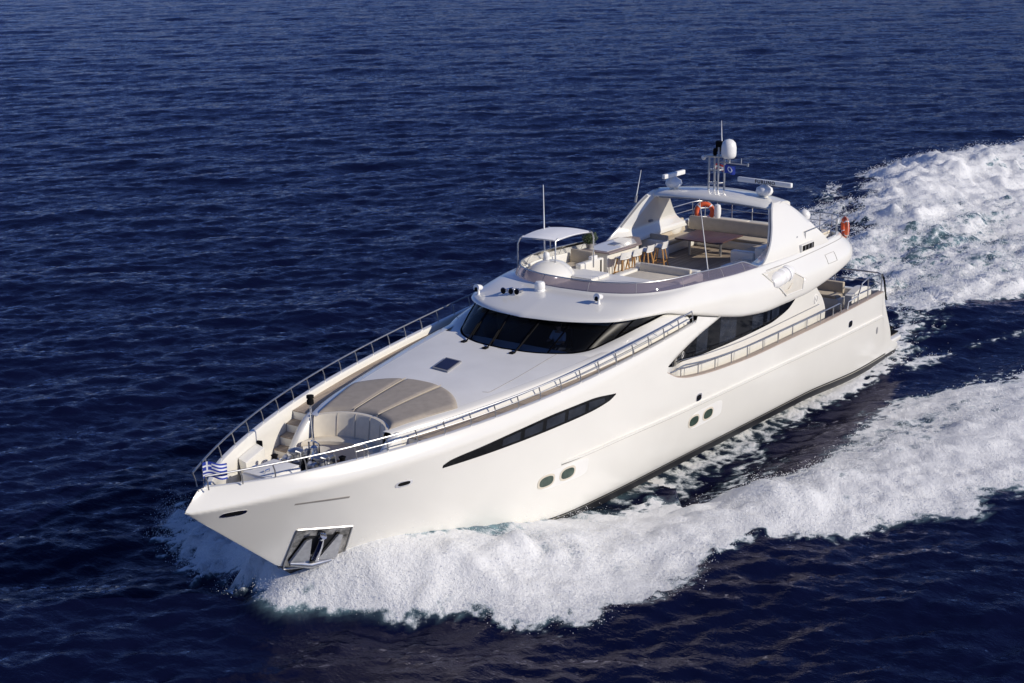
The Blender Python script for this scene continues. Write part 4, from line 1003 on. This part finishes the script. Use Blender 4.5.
flag('pennant_flag', (8.5, .14, 8.12), .38, .28, 14, 10, eu, (-.15, 1, 0), 'blue flag with a pale ring flying beside the mast under the yardarm', ['blue', 'flagw'], amp=.03)
# potted plant behind the bimini
pp = empty('potted_plant', (12.75, -2.62, 5.64)); tag(pp, 'round dark green potted shrub behind the bimini at the bar end', 'plant')
MB().lathe([(.1, 0), (.14, .16), (.15, .18), (.12, .18), (.1, .15), (.001, .15)], (0, 0, 0), 14).build('pot', M['pot'], pp, local=True)
mb = MB()
for k in range(900):
    d = rng.normal(size=3); d /= np.linalg.norm(d); p = d*np.array([.27, .27, .24])*rng.uniform(.45, 1.05)+(0, 0, .38)
    a = Vector(rng.normal(size=3)).normalized(); b = a.cross(Vector(d)).normalized(); s = rng.uniform(.02, .045); p = Vector(p)
    mb.add([p-a*s, p+b*s*.5, p+a*s, p-b*s*.5], [(0, 1, 2, 3)])
mb.build('foliage', M['leaf'], pp, local=True, weld=0)
# anchor housed in the pocket
ac = empty('anchor', (30.35, 1.02, 1.25)); tag(ac, 'grey steel anchor with two flukes housed in the polished pocket on the bow', 'anchor')
def hp(x, z, o): return (x-30.35, float(hull_y(x, z))+o-1.02, z-1.25)
mb = MB(); mb.tube([hp(30.42, 2.0, .08), hp(30.42, 1.75, .14), hp(30.40, 1.35, .16)], [.07, .09, .10], 10); mb.tube([hp(30.42, 1.98, .06), hp(30.42, 2.05, .1)], .1, 10); mb.build('shank', M['chrome'], ac, local=True)
for sgn in (-1, 1):
    mb = MB(); c = [(30.38+sgn*.07, 1.22), (30.38+sgn*.30, 2.02), (30.38+sgn*.40, 1.98), (30.38+sgn*.50, 1.30), (30.38+sgn*.42, 1.2)]
    f0 = [hp(x, z, .06) for x, z in c]; f1 = [hp(x, z, .13) for x, z in c]; k = len(c)
    mb.add(f0+f1, [tuple(range(k))[::-1], tuple(range(k, 2*k))]+[(i, (i+1) % k, k+(i+1) % k, k+i) for i in range(k)]); mb.build('fluke', M['galv'], ac, local=True)
mb = MB(); mb.tube([hp(29.95, 1.2, .1), hp(30.4, 1.15, .15), hp(30.85, 1.27, .1)], [.06, .1, .06], 10); mb.build('crown', M['galv'], ac, local=True)
# helmsman at the wheel, seen through the windscreen
pe = empty('person', (19.45, .66, 4.20)); tag(pe, 'person in a pale blue shirt sitting at the helm behind the windscreen', 'person')
def skin_body(J, E, Rr, name, m, parent, root=0, sub=2):
    me = bpy.data.meshes.new(name); me.from_pydata(J, E, []); o = bpy.data.objects.new(name, me); COL.objects.link(o)
    sk = o.modifiers.new('skin', 'SKIN'); 
    if not me.skin_vertices: 
        bpy.context.view_layer.objects.active = o
    lay = me.skin_vertices[0].data
    for i, r in enumerate(Rr): lay[i].radius = (r, r) if not isinstance(r, tuple) else r
    lay[root].use_root = True
    sk.use_smooth_shade = True; ss = o.modifiers.new('sub', 'SUBSURF'); ss.levels = ss.render_levels = sub
    me.materials.append(M[m]); o.parent = parent; return o
J = [(0, 0, .10), (.02, 0, .28), (.03, 0, .46), (.03, 0, .55), (.05, 0, .63), (.07, 0, .72), (.08, 0, .82),
     (.02, .18, .50), (.16, .24, .28), (.38, .16, .32), (.46, .13, .33), (.02, -.18, .50), (.16, -.24, .28), (.38, -.16, .32), (.46, -.13, .33),
     (.02, .10, .07), (.42, .12, .08), (.44, .12, -.30), (.54, .12, -.33), (.02, -.10, .07), (.42, -.12, .08), (.44, -.12, -.30), (.54, -.12, -.33)]
E_ = [(0, 1), (1, 2), (2, 3), (3, 4), (4, 5), (5, 6), (2, 7), (7, 8), (8, 9), (9, 10), (2, 11), (11, 12), (12, 13), (13, 14), (0, 15), (15, 16), (16, 17), (17, 18), (0, 19), (19, 20), (20, 21), (21, 22)]
Rb = [.13, .13, .14, .06, .06, .095, .06, .06, .045, .035, .03, .06, .045, .035, .03, .09, .065, .045, .035, .09, .065, .045, .035]
try:
    skin_body(J, E_, Rb, 'body', 'skin', pe)
    skin_body([J[i] for i in (0, 1, 2, 7, 8, 11, 12)], [(0, 1), (1, 2), (2, 3), (3, 4), (2, 5), (5, 6)], [.15, .15, .16, .075, .06, .075, .06], 'shirt', 'shirt', pe)
    skin_body([J[i] for i in (0, 15, 16, 17, 19, 20, 21)], [(0, 1), (1, 2), (2, 3), (0, 4), (4, 5), (5, 6)], [.145, .105, .08, .06, .105, .08, .06], 'trousers', 'trouser', pe)
except Exception as ex: print('person', ex)
mb = MB(); mb.ell((.05, 0, .735), (.10, .095, .125), 16, 10, z0=-.1); mb.build('hair', M['hair'], pe, local=True)
mb = MB(); mb.tube([(.155, 0, .72), (.18, 0, .69), (.16, 0, .685)], [.012, .018, .012], 6); mb.build('nose', M['skin'], pe, local=True)

# ------------------------------------------------------------------ the sea, its bow wave and wake (one height field, real geometry)
PG = {
    'bow_port': [ (29.2,-1.6), (27.4,-0.9), (26.5,0.9), (25.0,2.5), (22.6,2.8), (21.2,3.2), (20.3,3.7), (19.2,4.0), (18.4,4.5), (17.3,5.2), (15.9,5.9), (14.6,6.7), (13.0,6.5), (11.7,6.0), (9.9,6.2), (7.5,5.9), (5.9,5.9), (4.7,6.2), (3.0,7.0), (0.4,8.4), (-9.9,14.0), (-0.9,15.9), (11.6,12.2), (13.0,11.7), (13.8,11.5), (15.0,11.8), (16.0,11.0), (17.2,10.3), (18.5,9.7), (19.8,8.8), (20.6,8.0), (21.4,7.7), (22.6,7.8), (23.8,8.1), (24.8,7.9), (26.0,7.5), (27.0,6.9), (27.7,6.5), (28.0,6.0), (28.5,5.4), (28.9,4.7), (29.1,3.9), (30.0,3.0), (30.5,1.9), (30.5,0.9), (30.4,-0.2) ],
    'bow_stbd': [ (29.2,-1.6), (28.8,-3.0), (28.3,-4.8), (27.4,-6.7), (26.3,-8.3), (26.6,-8.4), (28.3,-6.9), (29.6,-5.4), (30.0,-4.2), (30.4,-2.7), (30.6,-1.6), (30.6,-0.8), (30.4,-0.2) ],
    'wake': [ (-3.0,2.4), (-7.3,-0.3), (-11.1,-3.1), (-15.7,-6.0), (-24.1,-9.5), (-30.0,-11.5), (-38.0,-13.8), (-43.7,-12.8), (-49.4,-11.6), (-52.7,-9.7), (-78.6,-4.5), (-87.9,4.7), (-38.7,12.8), (-20.5,7.3), (-10.1,4.8), (-7.4,3.0), (-5.0,2.4) ],
    'stbd_remnant': [ (-17.1,-10.5), (-24.8,-13.8), (-28.4,-14.6), (-32.2,-14.2), (-31.3,-12.5), (-24.3,-9.2), (-15.7,-6.0), (-12.4,-6.9) ],
    'trail': [ (0.9,3.8), (-1.3,4.5), (-3.7,5.2), (-6.3,6.1), (-16.6,10.5), (-15.5,10.7), (-5.2,6.5), (-2.7,5.6), (-0.3,4.9), (1.8,4.4) ],
    'crest': [ (27.0,1.9), (26.1,3.2), (24.9,4.4), (23.5,5.3), (21.2,6.2), (18.4,6.9), (15.7,8.1), (12.3,9.2), (6.7,10.6), (-3.7,13.6) ],
    'trough': [ (19.4,3.4), (16.7,4.0), (13.0,4.1), (9.0,4.3), (5.2,4.8), (0.8,5.7), (-3.1,7.2), (-12.9,11.3) ],
    'wakecrest': [ (-6.1,1.1), (-15.6,-2.1), (-25.6,-7.3), (-35.3,-9.4), (-44.6,-8.5), (-47.3,-7.9), (-74.7,0.1) ],
}
def tile(n, fn, seed):
    r = np.random.default_rng(seed); k = np.fft.fftfreq(n)*n; kx, ky = np.meshgrid(k, k, indexing='ij'); kk = np.hypot(kx, ky); kk[0, 0] = 1
    a = fn(kx, ky, kk); a[0, 0] = 0
    h = np.fft.ifft2(np.fft.fft2(r.normal(size=(n, n)))*a).real; return (h/h.std()).astype(np.float32)
def samp(T_, x, y, L):
    n = T_.shape[0]; u = (x/L*n) % n; v = (y/L*n) % n
    i = np.floor(u).astype(np.int32); j = np.floor(v).astype(np.int32); fu = (u-i).astype(np.float32); fv = (v-j).astype(np.float32); i %= n; j %= n; i2 = (i+1) % n; j2 = (j+1) % n
    return T_[i, j]*(1-fu)*(1-fv)+T_[i2, j]*fu*(1-fv)+T_[i, j2]*(1-fu)*fv+T_[i2, j2]*fu*fv
WD = R_(228)    # wind direction
def phil(L, lp, spread, p=4.0):
    def f(kx, ky, kk):
        c = (kx*math.cos(WD)+ky*math.sin(WD))/kk; k0 = L/lp
        return kk**(-p/2)*np.exp(-.5*(k0/kk)**2)*np.abs(c)**spread*np.exp(-(kk/ (kk.max()*.75))**4)
    return f
sea1 = tile(512, phil(90, 11, 2.0, 3.6), 1); sea2 = tile(512, phil(37, 3.2, 1.2, 3.3), 2)
fin = lambda kx, ky, kk: kk**-1.15*np.exp(-(kk/22)**2)
soft = tile(512, fin, 9); pink = tile(512, lambda kx, ky, kk: kk**-1.0*np.exp(-(kk/200)**4), 3); pink2 = tile(512, lambda kx, ky, kk: kk**-1.35, 4); blobs = tile(512, lambda kx, ky, kk: np.exp(-((kk-26)/14)**2), 5)

yw = R_(215.631); dv = np.array([math.cos(yw), math.sin(yw)]); lv = np.array([math.sin(yw), -math.cos(yw)]); O = np.array([58.394, 26.838])
def axis(segs):
    out = [segs[0][0]]
    for a, b, s0, s1 in segs:
        x = a; 
        while x < b: st = s0+(s1-s0)*(x-a)/(b-a); x += st; out.append(min(x, b))
    return np.array(sorted(set(out)))
sv = axis([(-60, 10, 8, 1.), (10, 30, 1., .16), (30, 72, .13, .15), (72, 130, .17, .3), (130, 280, .32, .8), (280, 700, 1, 8), (700, 9000, 10, 400)])
tv = axis([(0, 26, .15, .17), (26, 60, .18, .3), (60, 110, .32, .7), (110, 400, 1, 8), (400, 9000, 10, 400)]); tv = np.concatenate([-tv[:0:-1], tv])
s_, t_ = np.meshgrid(sv, tv, indexing='ij')
X = (O[0]+dv[0]*s_+lv[0]*t_).astype(np.float32); Yy = (O[1]+dv[1]*s_+lv[1]*t_).astype(np.float32)
dist = np.hypot(X-58.4, Yy-26.8)
sea3 = tile(512, phil(17, 1.3, 2.2, 2.7), 6)
fade3 = 1/(1+(dist/75)**3); fade1 = 1/(1+(dist/420)**3); fade2 = 1/(1+(dist/190)**3)
H = .066*samp(sea1, X, Yy, 90.)*fade1 + .032*samp(sea2, X*.96+Yy*.28, Yy*.96-X*.28, 37.)*fade2 + .024*samp(sea3, X*.9-Yy*.43, Yy*.9+X*.43, 17.)*fade3
def sdist(poly, x, y):    # >0 inside
    poly = np.array(poly, np.float32); d = np.full(x.shape, 1e9, np.float32); ins = np.zeros(x.shape, bool)
    for (ax, ay), (bx, by) in zip(poly, np.roll(poly, -1, 0)):
        ex, ey = bx-ax, by-ay; q = np.clip(((x-ax)*ex+(y-ay)*ey)/(ex*ex+ey*ey+1e-9), 0, 1)
        d = np.minimum(d, np.hypot(x-ax-q*ex, y-ay-q*ey)); c = (ay > y) != (by > y)
        if abs(by-ay) > 1e-9: ins ^= c & (x < (bx-ax)*(y-ay)/(by-ay)+ax)
    return np.where(ins, d, -d)
def ldist(line, x, y):
    line = np.array(line, np.float32); d = np.full(x.shape, 1e9, np.float32); u = np.zeros(x.shape, np.float32); n = len(line)-1
    for k in range(n):
        ax, ay = line[k]; bx, by = line[k+1]; ex, ey = bx-ax, by-ay; q = np.clip(((x-ax)*ex+(y-ay)*ey)/(ex*ex+ey*ey+1e-9), 0, 1)
        dd = np.hypot(x-ax-q*ex, y-ay-q*ey); b = dd < d; d[b] = dd[b]; u[b] = ((k+q)/n)[b]
    return d, u
WK2 = [(-0.9, 3.2), (-3.2, 1.2), (-6.9, -0.8), (-10.2, -0.9), (-10.8, 1.7), (-10.0, 3.8), (-6.4, 3.4), (-3.9, 3.1), (-1.6, 3.4)]
near = (s_ > 25) & (s_ < 190) & (np.abs(t_) < 75)
x, y = X[near], Yy[near]
wob = samp(pink2, x, y, 23.)*.55 + samp(pink, x, y, 7.)*.38     # ragged edges, metres
fine = samp(pink, x, y, 11.)
F = np.zeros(x.shape, np.float32); h = np.zeros(x.shape, np.float32); calm = np.zeros(x.shape, np.float32)
# turbulence fields
tu1 = samp(pink2, x, y, 17.); tu2 = samp(pink, x*.8+y*.6, y*.8-x*.6, 9.); tu3 = samp(blobs, x, y, 16.)
so1 = samp(soft, x, y, 19.); so2 = samp(soft, x*.7-y*.7, y*.7+x*.7, 9.); billow = np.abs(so1)*.55 + np.abs(so2)*.35
# port bow wave sheet
dB = sdist(PG['bow_port'], x, y) + .08 + .50*sm(24, 19, x) + wob*(.42 + .35*sm(12, -4, x))
fB = sm(-.15, .75, dB)
streak = 1 - .38*sm(10, -10, x)*sm(-.3, 1.6, tu1+.6*tu2)     # lacy farther aft
F = np.maximum(F, fB*np.where(x > 14, 1, streak))
ins = sm(0, 1.6, dB)
h += ins*(.14*(billow-.4)+.045*samp(soft, x*1.6, y*.8, 9.)+.04*np.abs(samp(soft, x, y, 6.)))*sm(.0, 1.6, np.abs(y)-chine_y(np.clip(x, 0, 31)))*np.clip(.45+.03*(x+4), .35, 1.)
dc, uc = ldist(PG['crest'], x, y); h += np.exp(-(dc/1.9)**2)*(.60*(1-uc)**.6+.12)*(1+.15*so1)*sm(25, 19, x) 
dtgh, ut = ldist(PG['trough'], x, y); h -= .42*np.exp(-(dtgh/2.0)**2)*(1-.5*ut); h -= .17*np.exp(-(np.maximum(np.abs(y)-chine_y(np.clip(x, 0, 31)), 0)/1.3)**2)*sm(1, 4, x)*sm(21.5, 18, x)*(np.abs(y) < 7)
# water climbing the bow, both sides
hbx = cub([17, 20, 22, 24, 26, 27.3, 28.5, 29.3, 30.2, 31.0, 31.8], [0, .1, .30, .72, 1.15, 1.42, 1.62, 1.55, 1.1, .55, 0])
ay_ = np.abs(y); off = ay_ - chine_y(np.clip(x, 0, 31)); 
wdt = cub([17, 22, 26, 29, 31], [1.2, 2.2, 3.0, 2.2, .9])(x)
climb = hbx(x)*np.where(off < 0, 1, np.exp(-np.maximum(off, 0)**2/(wdt**2)*1.1))*(x > 17)*(x < 31.8)
near_hull = (off < 6)
cl = climb*near_hull*(1+.08*so2*sm(.6, 2., off)) + .05*np.abs(samp(soft, x, y, 6.))*sm(.05, .4, climb)*sm(.8, 2.2, off)
h = np.where(climb > .02, np.maximum(h, 0)*sm(0, 2.0, off)+cl, h)
sheet = sm(.10, .45, climb)*(x > 21.2)
str_ = samp(soft, x*2.2, y*.55, 13.)
inb = sm(22.5, 24, x)*sm(29.2, 28.0, x)*(climb > .2)*(off < 2.2)
thin = .50+.48*sm(.15, 1.35, off+.20*str_+.12*so2)
F = np.maximum(F, sheet*.95); F = np.where(inb > 0, F*(1-inb)+np.minimum(F, thin)*inb, F)
# starboard bow spray
dS = sdist(PG['bow_stbd'], x, y) + wob*.7
F = np.maximum(F, sm(-.2, .7, dS)*.95); h += sm(0, 1.2, dS)*(.25*billow)
dS2 = sdist([(p[0], -p[1]*.8) for p in PG['bow_port'] if p[1] > 1.5 and p[0] > -9], x, y)+wob
F = np.maximum(F, np.where(y < -1, sm(-.2, .8, dS2)*.8, 0)); h += np.where(y < -1, sm(0, 1.2, dS2)*.25*billow, 0)
# wake astern
dW = np.maximum(sdist(PG['wake'], x, y), sdist(WK2, x, y)) + .4 + wob*1.2
fW = sm(-.3, 1.3, dW)
val = samp(pink2, x*.35-y*.1, y*1.1+x*.3, 40.)
F = np.maximum(F, fW*(1-.5*sm(.2, 1.7, val+.4*tu2)))
h += sm(0, 2.5, dW)*(.22*(billow-.4)+.09*samp(soft, x*.5, y*1.2, 14.)+.07*np.abs(samp(soft, x, y, 7.)))
dk, uk = ldist(PG['wakecrest'], x, y); h += np.exp(-(dk/3.2)**2)*(.2+.85*sm(.05, .35, uk))*(1+.25*so1)
VAL = [(-8.5, -1.1), (-14.4, -2.3), (-18.5, -2.2), (-22.0, -1.2), (-25.5, -0.4), (-35.8, 3.2)]
dv_, uv_ = ldist(VAL, x, y); kv = np.exp(-(dv_/2.2)**2)*sm(0, 2, dW); h -= .45*kv; F = np.where(dW > 0, F*(1-.36*kv*sm(-1.2, .8, tu2)), F)
dR = sdist(PG['stbd_remnant'], x, y) + wob*1.3
F = np.maximum(F, sm(-.2, 1.2, dR)*(.50+.45*sm(-.9, .7, tu2+.5*samp(pink2, x, y, 8.)))); h += sm(0, 2, dR)*.3*(billow-.4)
# trails along the water-line and from the quarter
dT = sdist(PG['trail'], x, y) + wob*.35; F = np.maximum(F, sm(-.35, .5, dT)*.75)
lin = np.abs(y) - chine_y(np.clip(x, 0, 31)); wl_ = (x > -1.5) & (x < 20) & (y > 0)
F = np.maximum(F, np.where(wl_, sm(.5, .08, lin+.2*tu2)*(.45+.47*sm(12, 2, x)), 0))
# streaky lace in the dark trough
lace = sm(.9, 1.7, samp(pink2, x*.5+y*.2, y*1.6-x*.4, 21.)+.45*tu2)
tz = np.exp(-(dtgh/2.6)**2)*sm(20, 15, x)
F = np.maximum(F, tz*lace*.52)
# diffuse froth between the wake and the port wave
dm = sm(6, 0, np.abs(dW))*sm(8, 1, np.abs(dB))*(x < 0); F = np.maximum(F, .62*dm*sm(-.1, 1.2, tu1+tu2*.6))
ang_ = .30; ua, va = -x*math.cos(ang_)+y*math.sin(ang_), x*math.sin(ang_)+y*math.cos(ang_)
tone_a = samp(pink2, ua*.16, va*1.5, 11.)+.6*samp(pink, ua*.3, va*1.6, 9.)
ub, vb = x*.92+y*.38, -x*.38+y*.92
tone_b = samp(pink2, ub*1.5, vb*.32, 9.)+.5*samp(pink, ub*1.4, vb*.5, 8.)
kb = sm(8, 19, x); tone = tone_a*(1-kb)+tone_b*kb
wet = sm(-4.5, .5, np.maximum(np.maximum(dB, dW), np.maximum(dR, dS)))
H[near] = H[near]*(1-.65*np.clip(F, 0, 1)-.25*tz) + h
F += 0
FO = np.zeros(X.shape, np.float32); FO[near] = np.clip(F + .12*tone*sm(.1, .5, F), 0, 1.15); AE = np.zeros(X.shape, np.float32)
AE[near] = np.clip(wet*.45*sm(.15, .6, F) + sm(0, 2, dW)*.55 + .95*sm(.05, .5, climb)*sm(3.0, .6, off), 0, 1)
ns, ntt = X.shape
co = np.stack([X, Yy, H], -1).reshape(-1, 3).astype(np.float32)
ii = (np.arange(ns-1)[:, None]*ntt + np.arange(ntt-1)[None, :]).reshape(-1)
quads = np.stack([ii, ii+1, ii+ntt+1, ii+ntt], -1)
ff = FO.reshape(-1)[quads].mean(1)
foamface = ff > .38
def np_mesh(name, quads):
    used = np.unique(quads); rm = np.full(len(co), -1, np.int32); rm[used] = np.arange(len(used)); q = rm[quads]
    me = bpy.data.meshes.new(name); me.vertices.add(len(used)); me.vertices.foreach_set('co', co[used].ravel())
    me.loops.add(q.size); me.loops.foreach_set('vertex_index', q.ravel().astype(np.int32))
    me.polygons.add(len(q)); me.polygons.foreach_set('loop_start', np.arange(0, q.size, 4, dtype=np.int32))
    me.polygons.foreach_set('use_smooth', np.ones(len(q), bool)) 
    for nm, arr in (('foam', FO), ('aerate', AE)):
        a = me.attributes.new(nm, 'FLOAT', 'POINT'); a.data.foreach_set('value', arr.reshape(-1)[used].astype(np.float32))
    me.update(); me.validate()
    o = bpy.data.objects.new(name, me); COL.objects.link(o); return o
sea = np_mesh('sea', quads[~foamface]); wake = np_mesh('wake_foam', quads[foamface])

# sea material: dark blue body, sky-reflecting facets, white froth by the foam attribute broken up by noise
m, nt, b = nodes_of('sea_water'); L_ = nt.links.new
geo = N(nt, 'ShaderNodeNewGeometry')
b.inputs['Base Color'].default_value = (.004, .012, .055, 1); b.inputs['Roughness'].default_value = .10; b.inputs['IOR'].default_value = 1.333
def noise(sc, det=6, rough=.6, stretch=None, dist_=0., lac=2.1):
    n = N(nt, 'ShaderNodeTexNoise'); n.inputs['Scale'].default_value = sc; n.inputs['Detail'].default_value = det; n.inputs['Roughness'].default_value = rough; n.inputs['Distortion'].default_value = dist_; n.inputs['Lacunarity'].default_value = lac
    if stretch:
        mp = N(nt, 'ShaderNodeMapping'); mp.inputs['Rotation'].default_value = (0, 0, stretch[0]); mp.inputs['Scale'].default_value = stretch[1]; L_(geo.outputs['Position'], mp.inputs[0]); L_(mp.outputs[0], n.inputs['Vector'])
    else: L_(geo.outputs['Position'], n.inputs['Vector'])
    return n
def math_(op, a, b_=None, c=None, clamp=False):
    n = N(nt, 'ShaderNodeMath', operation=op, use_clamp=clamp)
    for i, v in enumerate((a, b_, c)):
        if v is None: continue
        if isinstance(v, (int, float)): n.inputs[i].default_value = v
        else: L_(v, n.inputs[i])
    return n.outputs[0]
def mrange(v, a, b_, c=0., d=1.):
    n = N(nt, 'ShaderNodeMapRange', interpolation_type='SMOOTHSTEP'); L_(v, n.inputs['Value'])
    for k, q in (('From Min', a), ('From Max', b_), ('To Min', c), ('To Max', d)): n.inputs[k].default_value = q
    return n.outputs['Result']
rip = noise(1.1, 5, .62, (-WD, (1., .45, 1.))); rip2 = noise(5.5, 4, .6, (-WD, (1., .6, 1.)))
bmp = N(nt, 'ShaderNodeBump'); bmp.inputs['Strength'].default_value = 1.; bmp.inputs['Distance'].default_value = .085; L_(rip.outputs['Fac'], bmp.inputs['Height'])
bmp2 = N(nt, 'ShaderNodeBump'); bmp2.inputs['Strength'].default_value = 1.; bmp2.inputs['Distance'].default_value = .024; L_(rip2.outputs['Fac'], bmp2.inputs['Height']); L_(bmp.outputs[0], bmp2.inputs['Normal'])
fa = N(nt, 'ShaderNodeAttribute', attribute_name='foam'); ae = N(nt, 'ShaderNodeAttribute', attribute_name='aerate')
n1 = noise(1.8, 9, .66, None, .12); n2 = noise(8., 7, .72)
vo = N(nt, 'ShaderNodeTexVoronoi', feature='DISTANCE_TO_EDGE'); vo.inputs['Scale'].default_value = 1.5
wv = N(nt, 'ShaderNodeVectorMath', operation='MULTIPLY_ADD'); wv.inputs[1].default_value = (.9, .9, .9); L_(n1.outputs['Color'], wv.inputs[0]); L_(geo.outputs['Position'], wv.inputs[2]); L_(wv.outputs[0], vo.inputs['Vector'])
cell = mrange(vo.outputs['Distance'], 0., .32, 1., 0.)
brk = math_('ADD', math_('MULTIPLY', math_('SUBTRACT', n1.outputs['Fac'], .5), 1.5), math_('ADD', math_('MULTIPLY', math_('SUBTRACT', n2.outputs['Fac'], .5), .8), math_('MULTIPLY', math_('SUBTRACT', cell, .5), .42)))
fv = math_('ADD', fa.outputs['Fac'], math_('MULTIPLY', brk, math_('MULTIPLY_ADD', fa.outputs['Fac'], -.35, .95)))
ffac = mrange(fv, .40, .80)
cut = math_('GREATER_THAN', fa.outputs['Fac'], .02); ffac = math_('MULTIPLY', ffac, cut)
# aerated water: pale blue-green under the froth
mixc = N(nt, 'ShaderNodeMix', data_type='RGBA'); mixc.inputs['A'].default_value = (.003, .0044, .022, 1); mixc.inputs['B'].default_value = (.24, .39, .42, 1)
L_(math_('MULTIPLY', ae.outputs['Fac'], mrange(n1.outputs['Fac'], .3, .75, .3, 1.), None, True), mixc.inputs['Factor']); pass
# water = dark scattering body + a fresnel-weighted gloss; the gloss tint dims and cools the reflected sky
nt.nodes.remove(b)
wd = N(nt, 'ShaderNodeBsdfDiffuse'); L_(mixc.outputs['Result'], wd.inputs['Color'])
wg = N(nt, 'ShaderNodeBsdfGlossy'); wg.inputs['Color'].default_value = (.52, .50, .60, 1); wg.inputs['Roughness'].default_value = .035; L_(bmp2.outputs[0], wg.inputs['Normal'])
wf = N(nt, 'ShaderNodeFresnel'); wf.inputs['IOR'].default_value = 1.33; L_(bmp2.outputs[0], wf.inputs['Normal'])
wm = N(nt, 'ShaderNodeMixShader'); L_(wf.outputs[0], wm.inputs[0]); L_(wd.outputs[0], wm.inputs[1]); L_(wg.outputs[0], wm.inputs[2])
fo = N(nt, 'ShaderNodeBsdfPrincipled'); fo.inputs['Roughness'].default_value = .9; fo.inputs['Specular IOR Level'].default_value = .15
cr = N(nt, 'ShaderNodeValToRGB'); cr.color_ramp.elements[0].color = (.54, .65, .70, 1); cr.color_ramp.elements[1].color = (.93, .935, .93, 1); cr.color_ramp.elements[0].position = .38; cr.color_ramp.elements[1].position = .82
L_(fv, cr.inputs['Fac']); L_(cr.outputs['Color'], fo.inputs['Base Color'])
fb_ = N(nt, 'ShaderNodeBump'); fb_.inputs['Strength'].default_value = 1.; fb_.inputs['Distance'].default_value = .11; n3 = noise(26., 3, .6); L_(math_('ADD', math_('MULTIPLY', n1.outputs['Fac'], .8), math_('MULTIPLY_ADD', n2.outputs['Fac'], .45, math_('MULTIPLY', n3.outputs['Fac'], .05))), fb_.inputs['Height']); L_(fb_.outputs[0], fo.inputs['Normal'])
mx = N(nt, 'ShaderNodeMixShader'); L_(ffac, mx.inputs[0]); L_(wm.outputs[0], mx.inputs[1]); tl = N(nt, 'ShaderNodeBsdfTranslucent'); L_(cr.outputs['Color'], tl.inputs['Color']); fm = N(nt, 'ShaderNodeMixShader'); fm.inputs[0].default_value = .12; L_(fo.outputs[0], fm.inputs[1]); L_(tl.outputs[0], fm.inputs[2]); L_(fm.outputs[0], mx.inputs[2])
L_(mx.outputs[0], nt.nodes['Material Output'].inputs['Surface'])
sea.data.materials.append(m); wake.data.materials.append(m)
tag(sea, 'dark blue open sea with short wind ripples', 'sea', kind='structure')
tag(wake, 'white churned foam of the bow wave and the wake', 'foam', kind='stuff')

# ---- flying spray: droplets thrown up from the bow wave and the wake crest
Fm = FO.reshape(-1); dd = dist.reshape(-1); sel = np.where(Fm > .55)[0]
cu = co[sel]; wgt = (.15 + 1.6*np.exp(-((cu[:, 0]-27)/4.5)**2)*(cu[:, 0] < 33) + .5*np.exp(-((cu[:, 0]+20)/16)**2)*(cu[:, 1] < 3) + .25*(cu[:, 2] > .6))*(dd[sel] < 120)
wgt *= dd[sel]**-.0
edge = np.exp(-((Fm[sel]-.75)/.12)**2)
wgt = (.12 + 2.2*np.exp(-((cu[:, 0]-27)/4.0)**2)*(cu[:, 0] < 33) + 1.0*np.exp(-((cu[:, 0]-20)/5)**2)*(cu[:, 1] > 2) + .55*np.exp(-((cu[:, 0]+20)/18)**2)*(cu[:, 1] < 4) + .25*(cu[:, 2] > .5))*(dd[sel] < 125)*(.15+edge)
wgt *= np.where((cu[:, 0] > 22.5) & (cu[:, 0] < 29) & (np.abs(cu[:, 1])-chine_y(np.clip(cu[:, 0], 0, 31)) < 1.2), .08, 1)
wgt *= np.where((cu[:, 0] < 22) & (cu[:, 0] > 2) & (np.abs(cu[:, 1]) < 6.0), .05, 1)
pick = rng.choice(len(sel), 150000, p=wgt/wgt.sum())
base = cu[pick] + rng.normal(size=(len(pick), 3))*[.2, .2, .03]*np.where(cu[pick][:, 0] < 22, .5, 1.)[:, None]
bowk = np.exp(-((base[:, 0]-27)/4)**2)
up = np.abs(rng.normal(size=len(pick)))**1.4*.17*(.6+.9*bowk)
base[:, 2] += up; base[:, 1] += np.sign(base[:, 1])*up*.6*bowk
rad = rng.uniform(.005, .0145, len(pick))*np.clip(1.15-up*.8, .35, 1.15)*np.clip(dd[sel][pick]/48, .8, 1.5)
yh = hull_y(np.clip(base[:, 0], 0, 33.9), np.clip(base[:, 2], 0, 4)); ok = (np.abs(base[:, 1]) > yh+.10) | (base[:, 0] < -1.2) | (base[:, 0] > 33.9)
base, rad = base[ok], rad[ok]
tet = np.array([(1, 1, 1), (1, -1, -1), (-1, 1, -1), (-1, -1, 1)], np.float32)*.8; tf = np.array([(0, 1, 2), (0, 3, 1), (0, 2, 3), (1, 3, 2)])
flip = rng.choice([-1., 1.], (len(base), 1, 3)); vv = (base[:, None, :] + tet[None]*flip*rad[:, None, None]*rng.uniform(.6, 1.4, (len(base), 1, 3))).reshape(-1, 3).astype(np.float32)
fc = (tf[None]+np.arange(len(base))[:, None, None]*4).reshape(-1, 3).astype(np.int32)
me = bpy.data.meshes.new('spray'); me.vertices.add(len(vv)); me.vertices.foreach_set('co', vv.ravel()); me.loops.add(fc.size); me.loops.foreach_set('vertex_index', fc.ravel())
me.polygons.add(len(fc)); me.polygons.foreach_set('loop_start', np.arange(0, fc.size, 3, dtype=np.int32)); me.update(); me.validate()
spr = bpy.data.objects.new('spray', me); COL.objects.link(spr)
me.materials.append(mat('spray_white', (.92, .93, .94), .8, vary=.02))
tag(spr, 'fine white spray thrown up by the bow wave and wake', 'spray', kind='stuff')
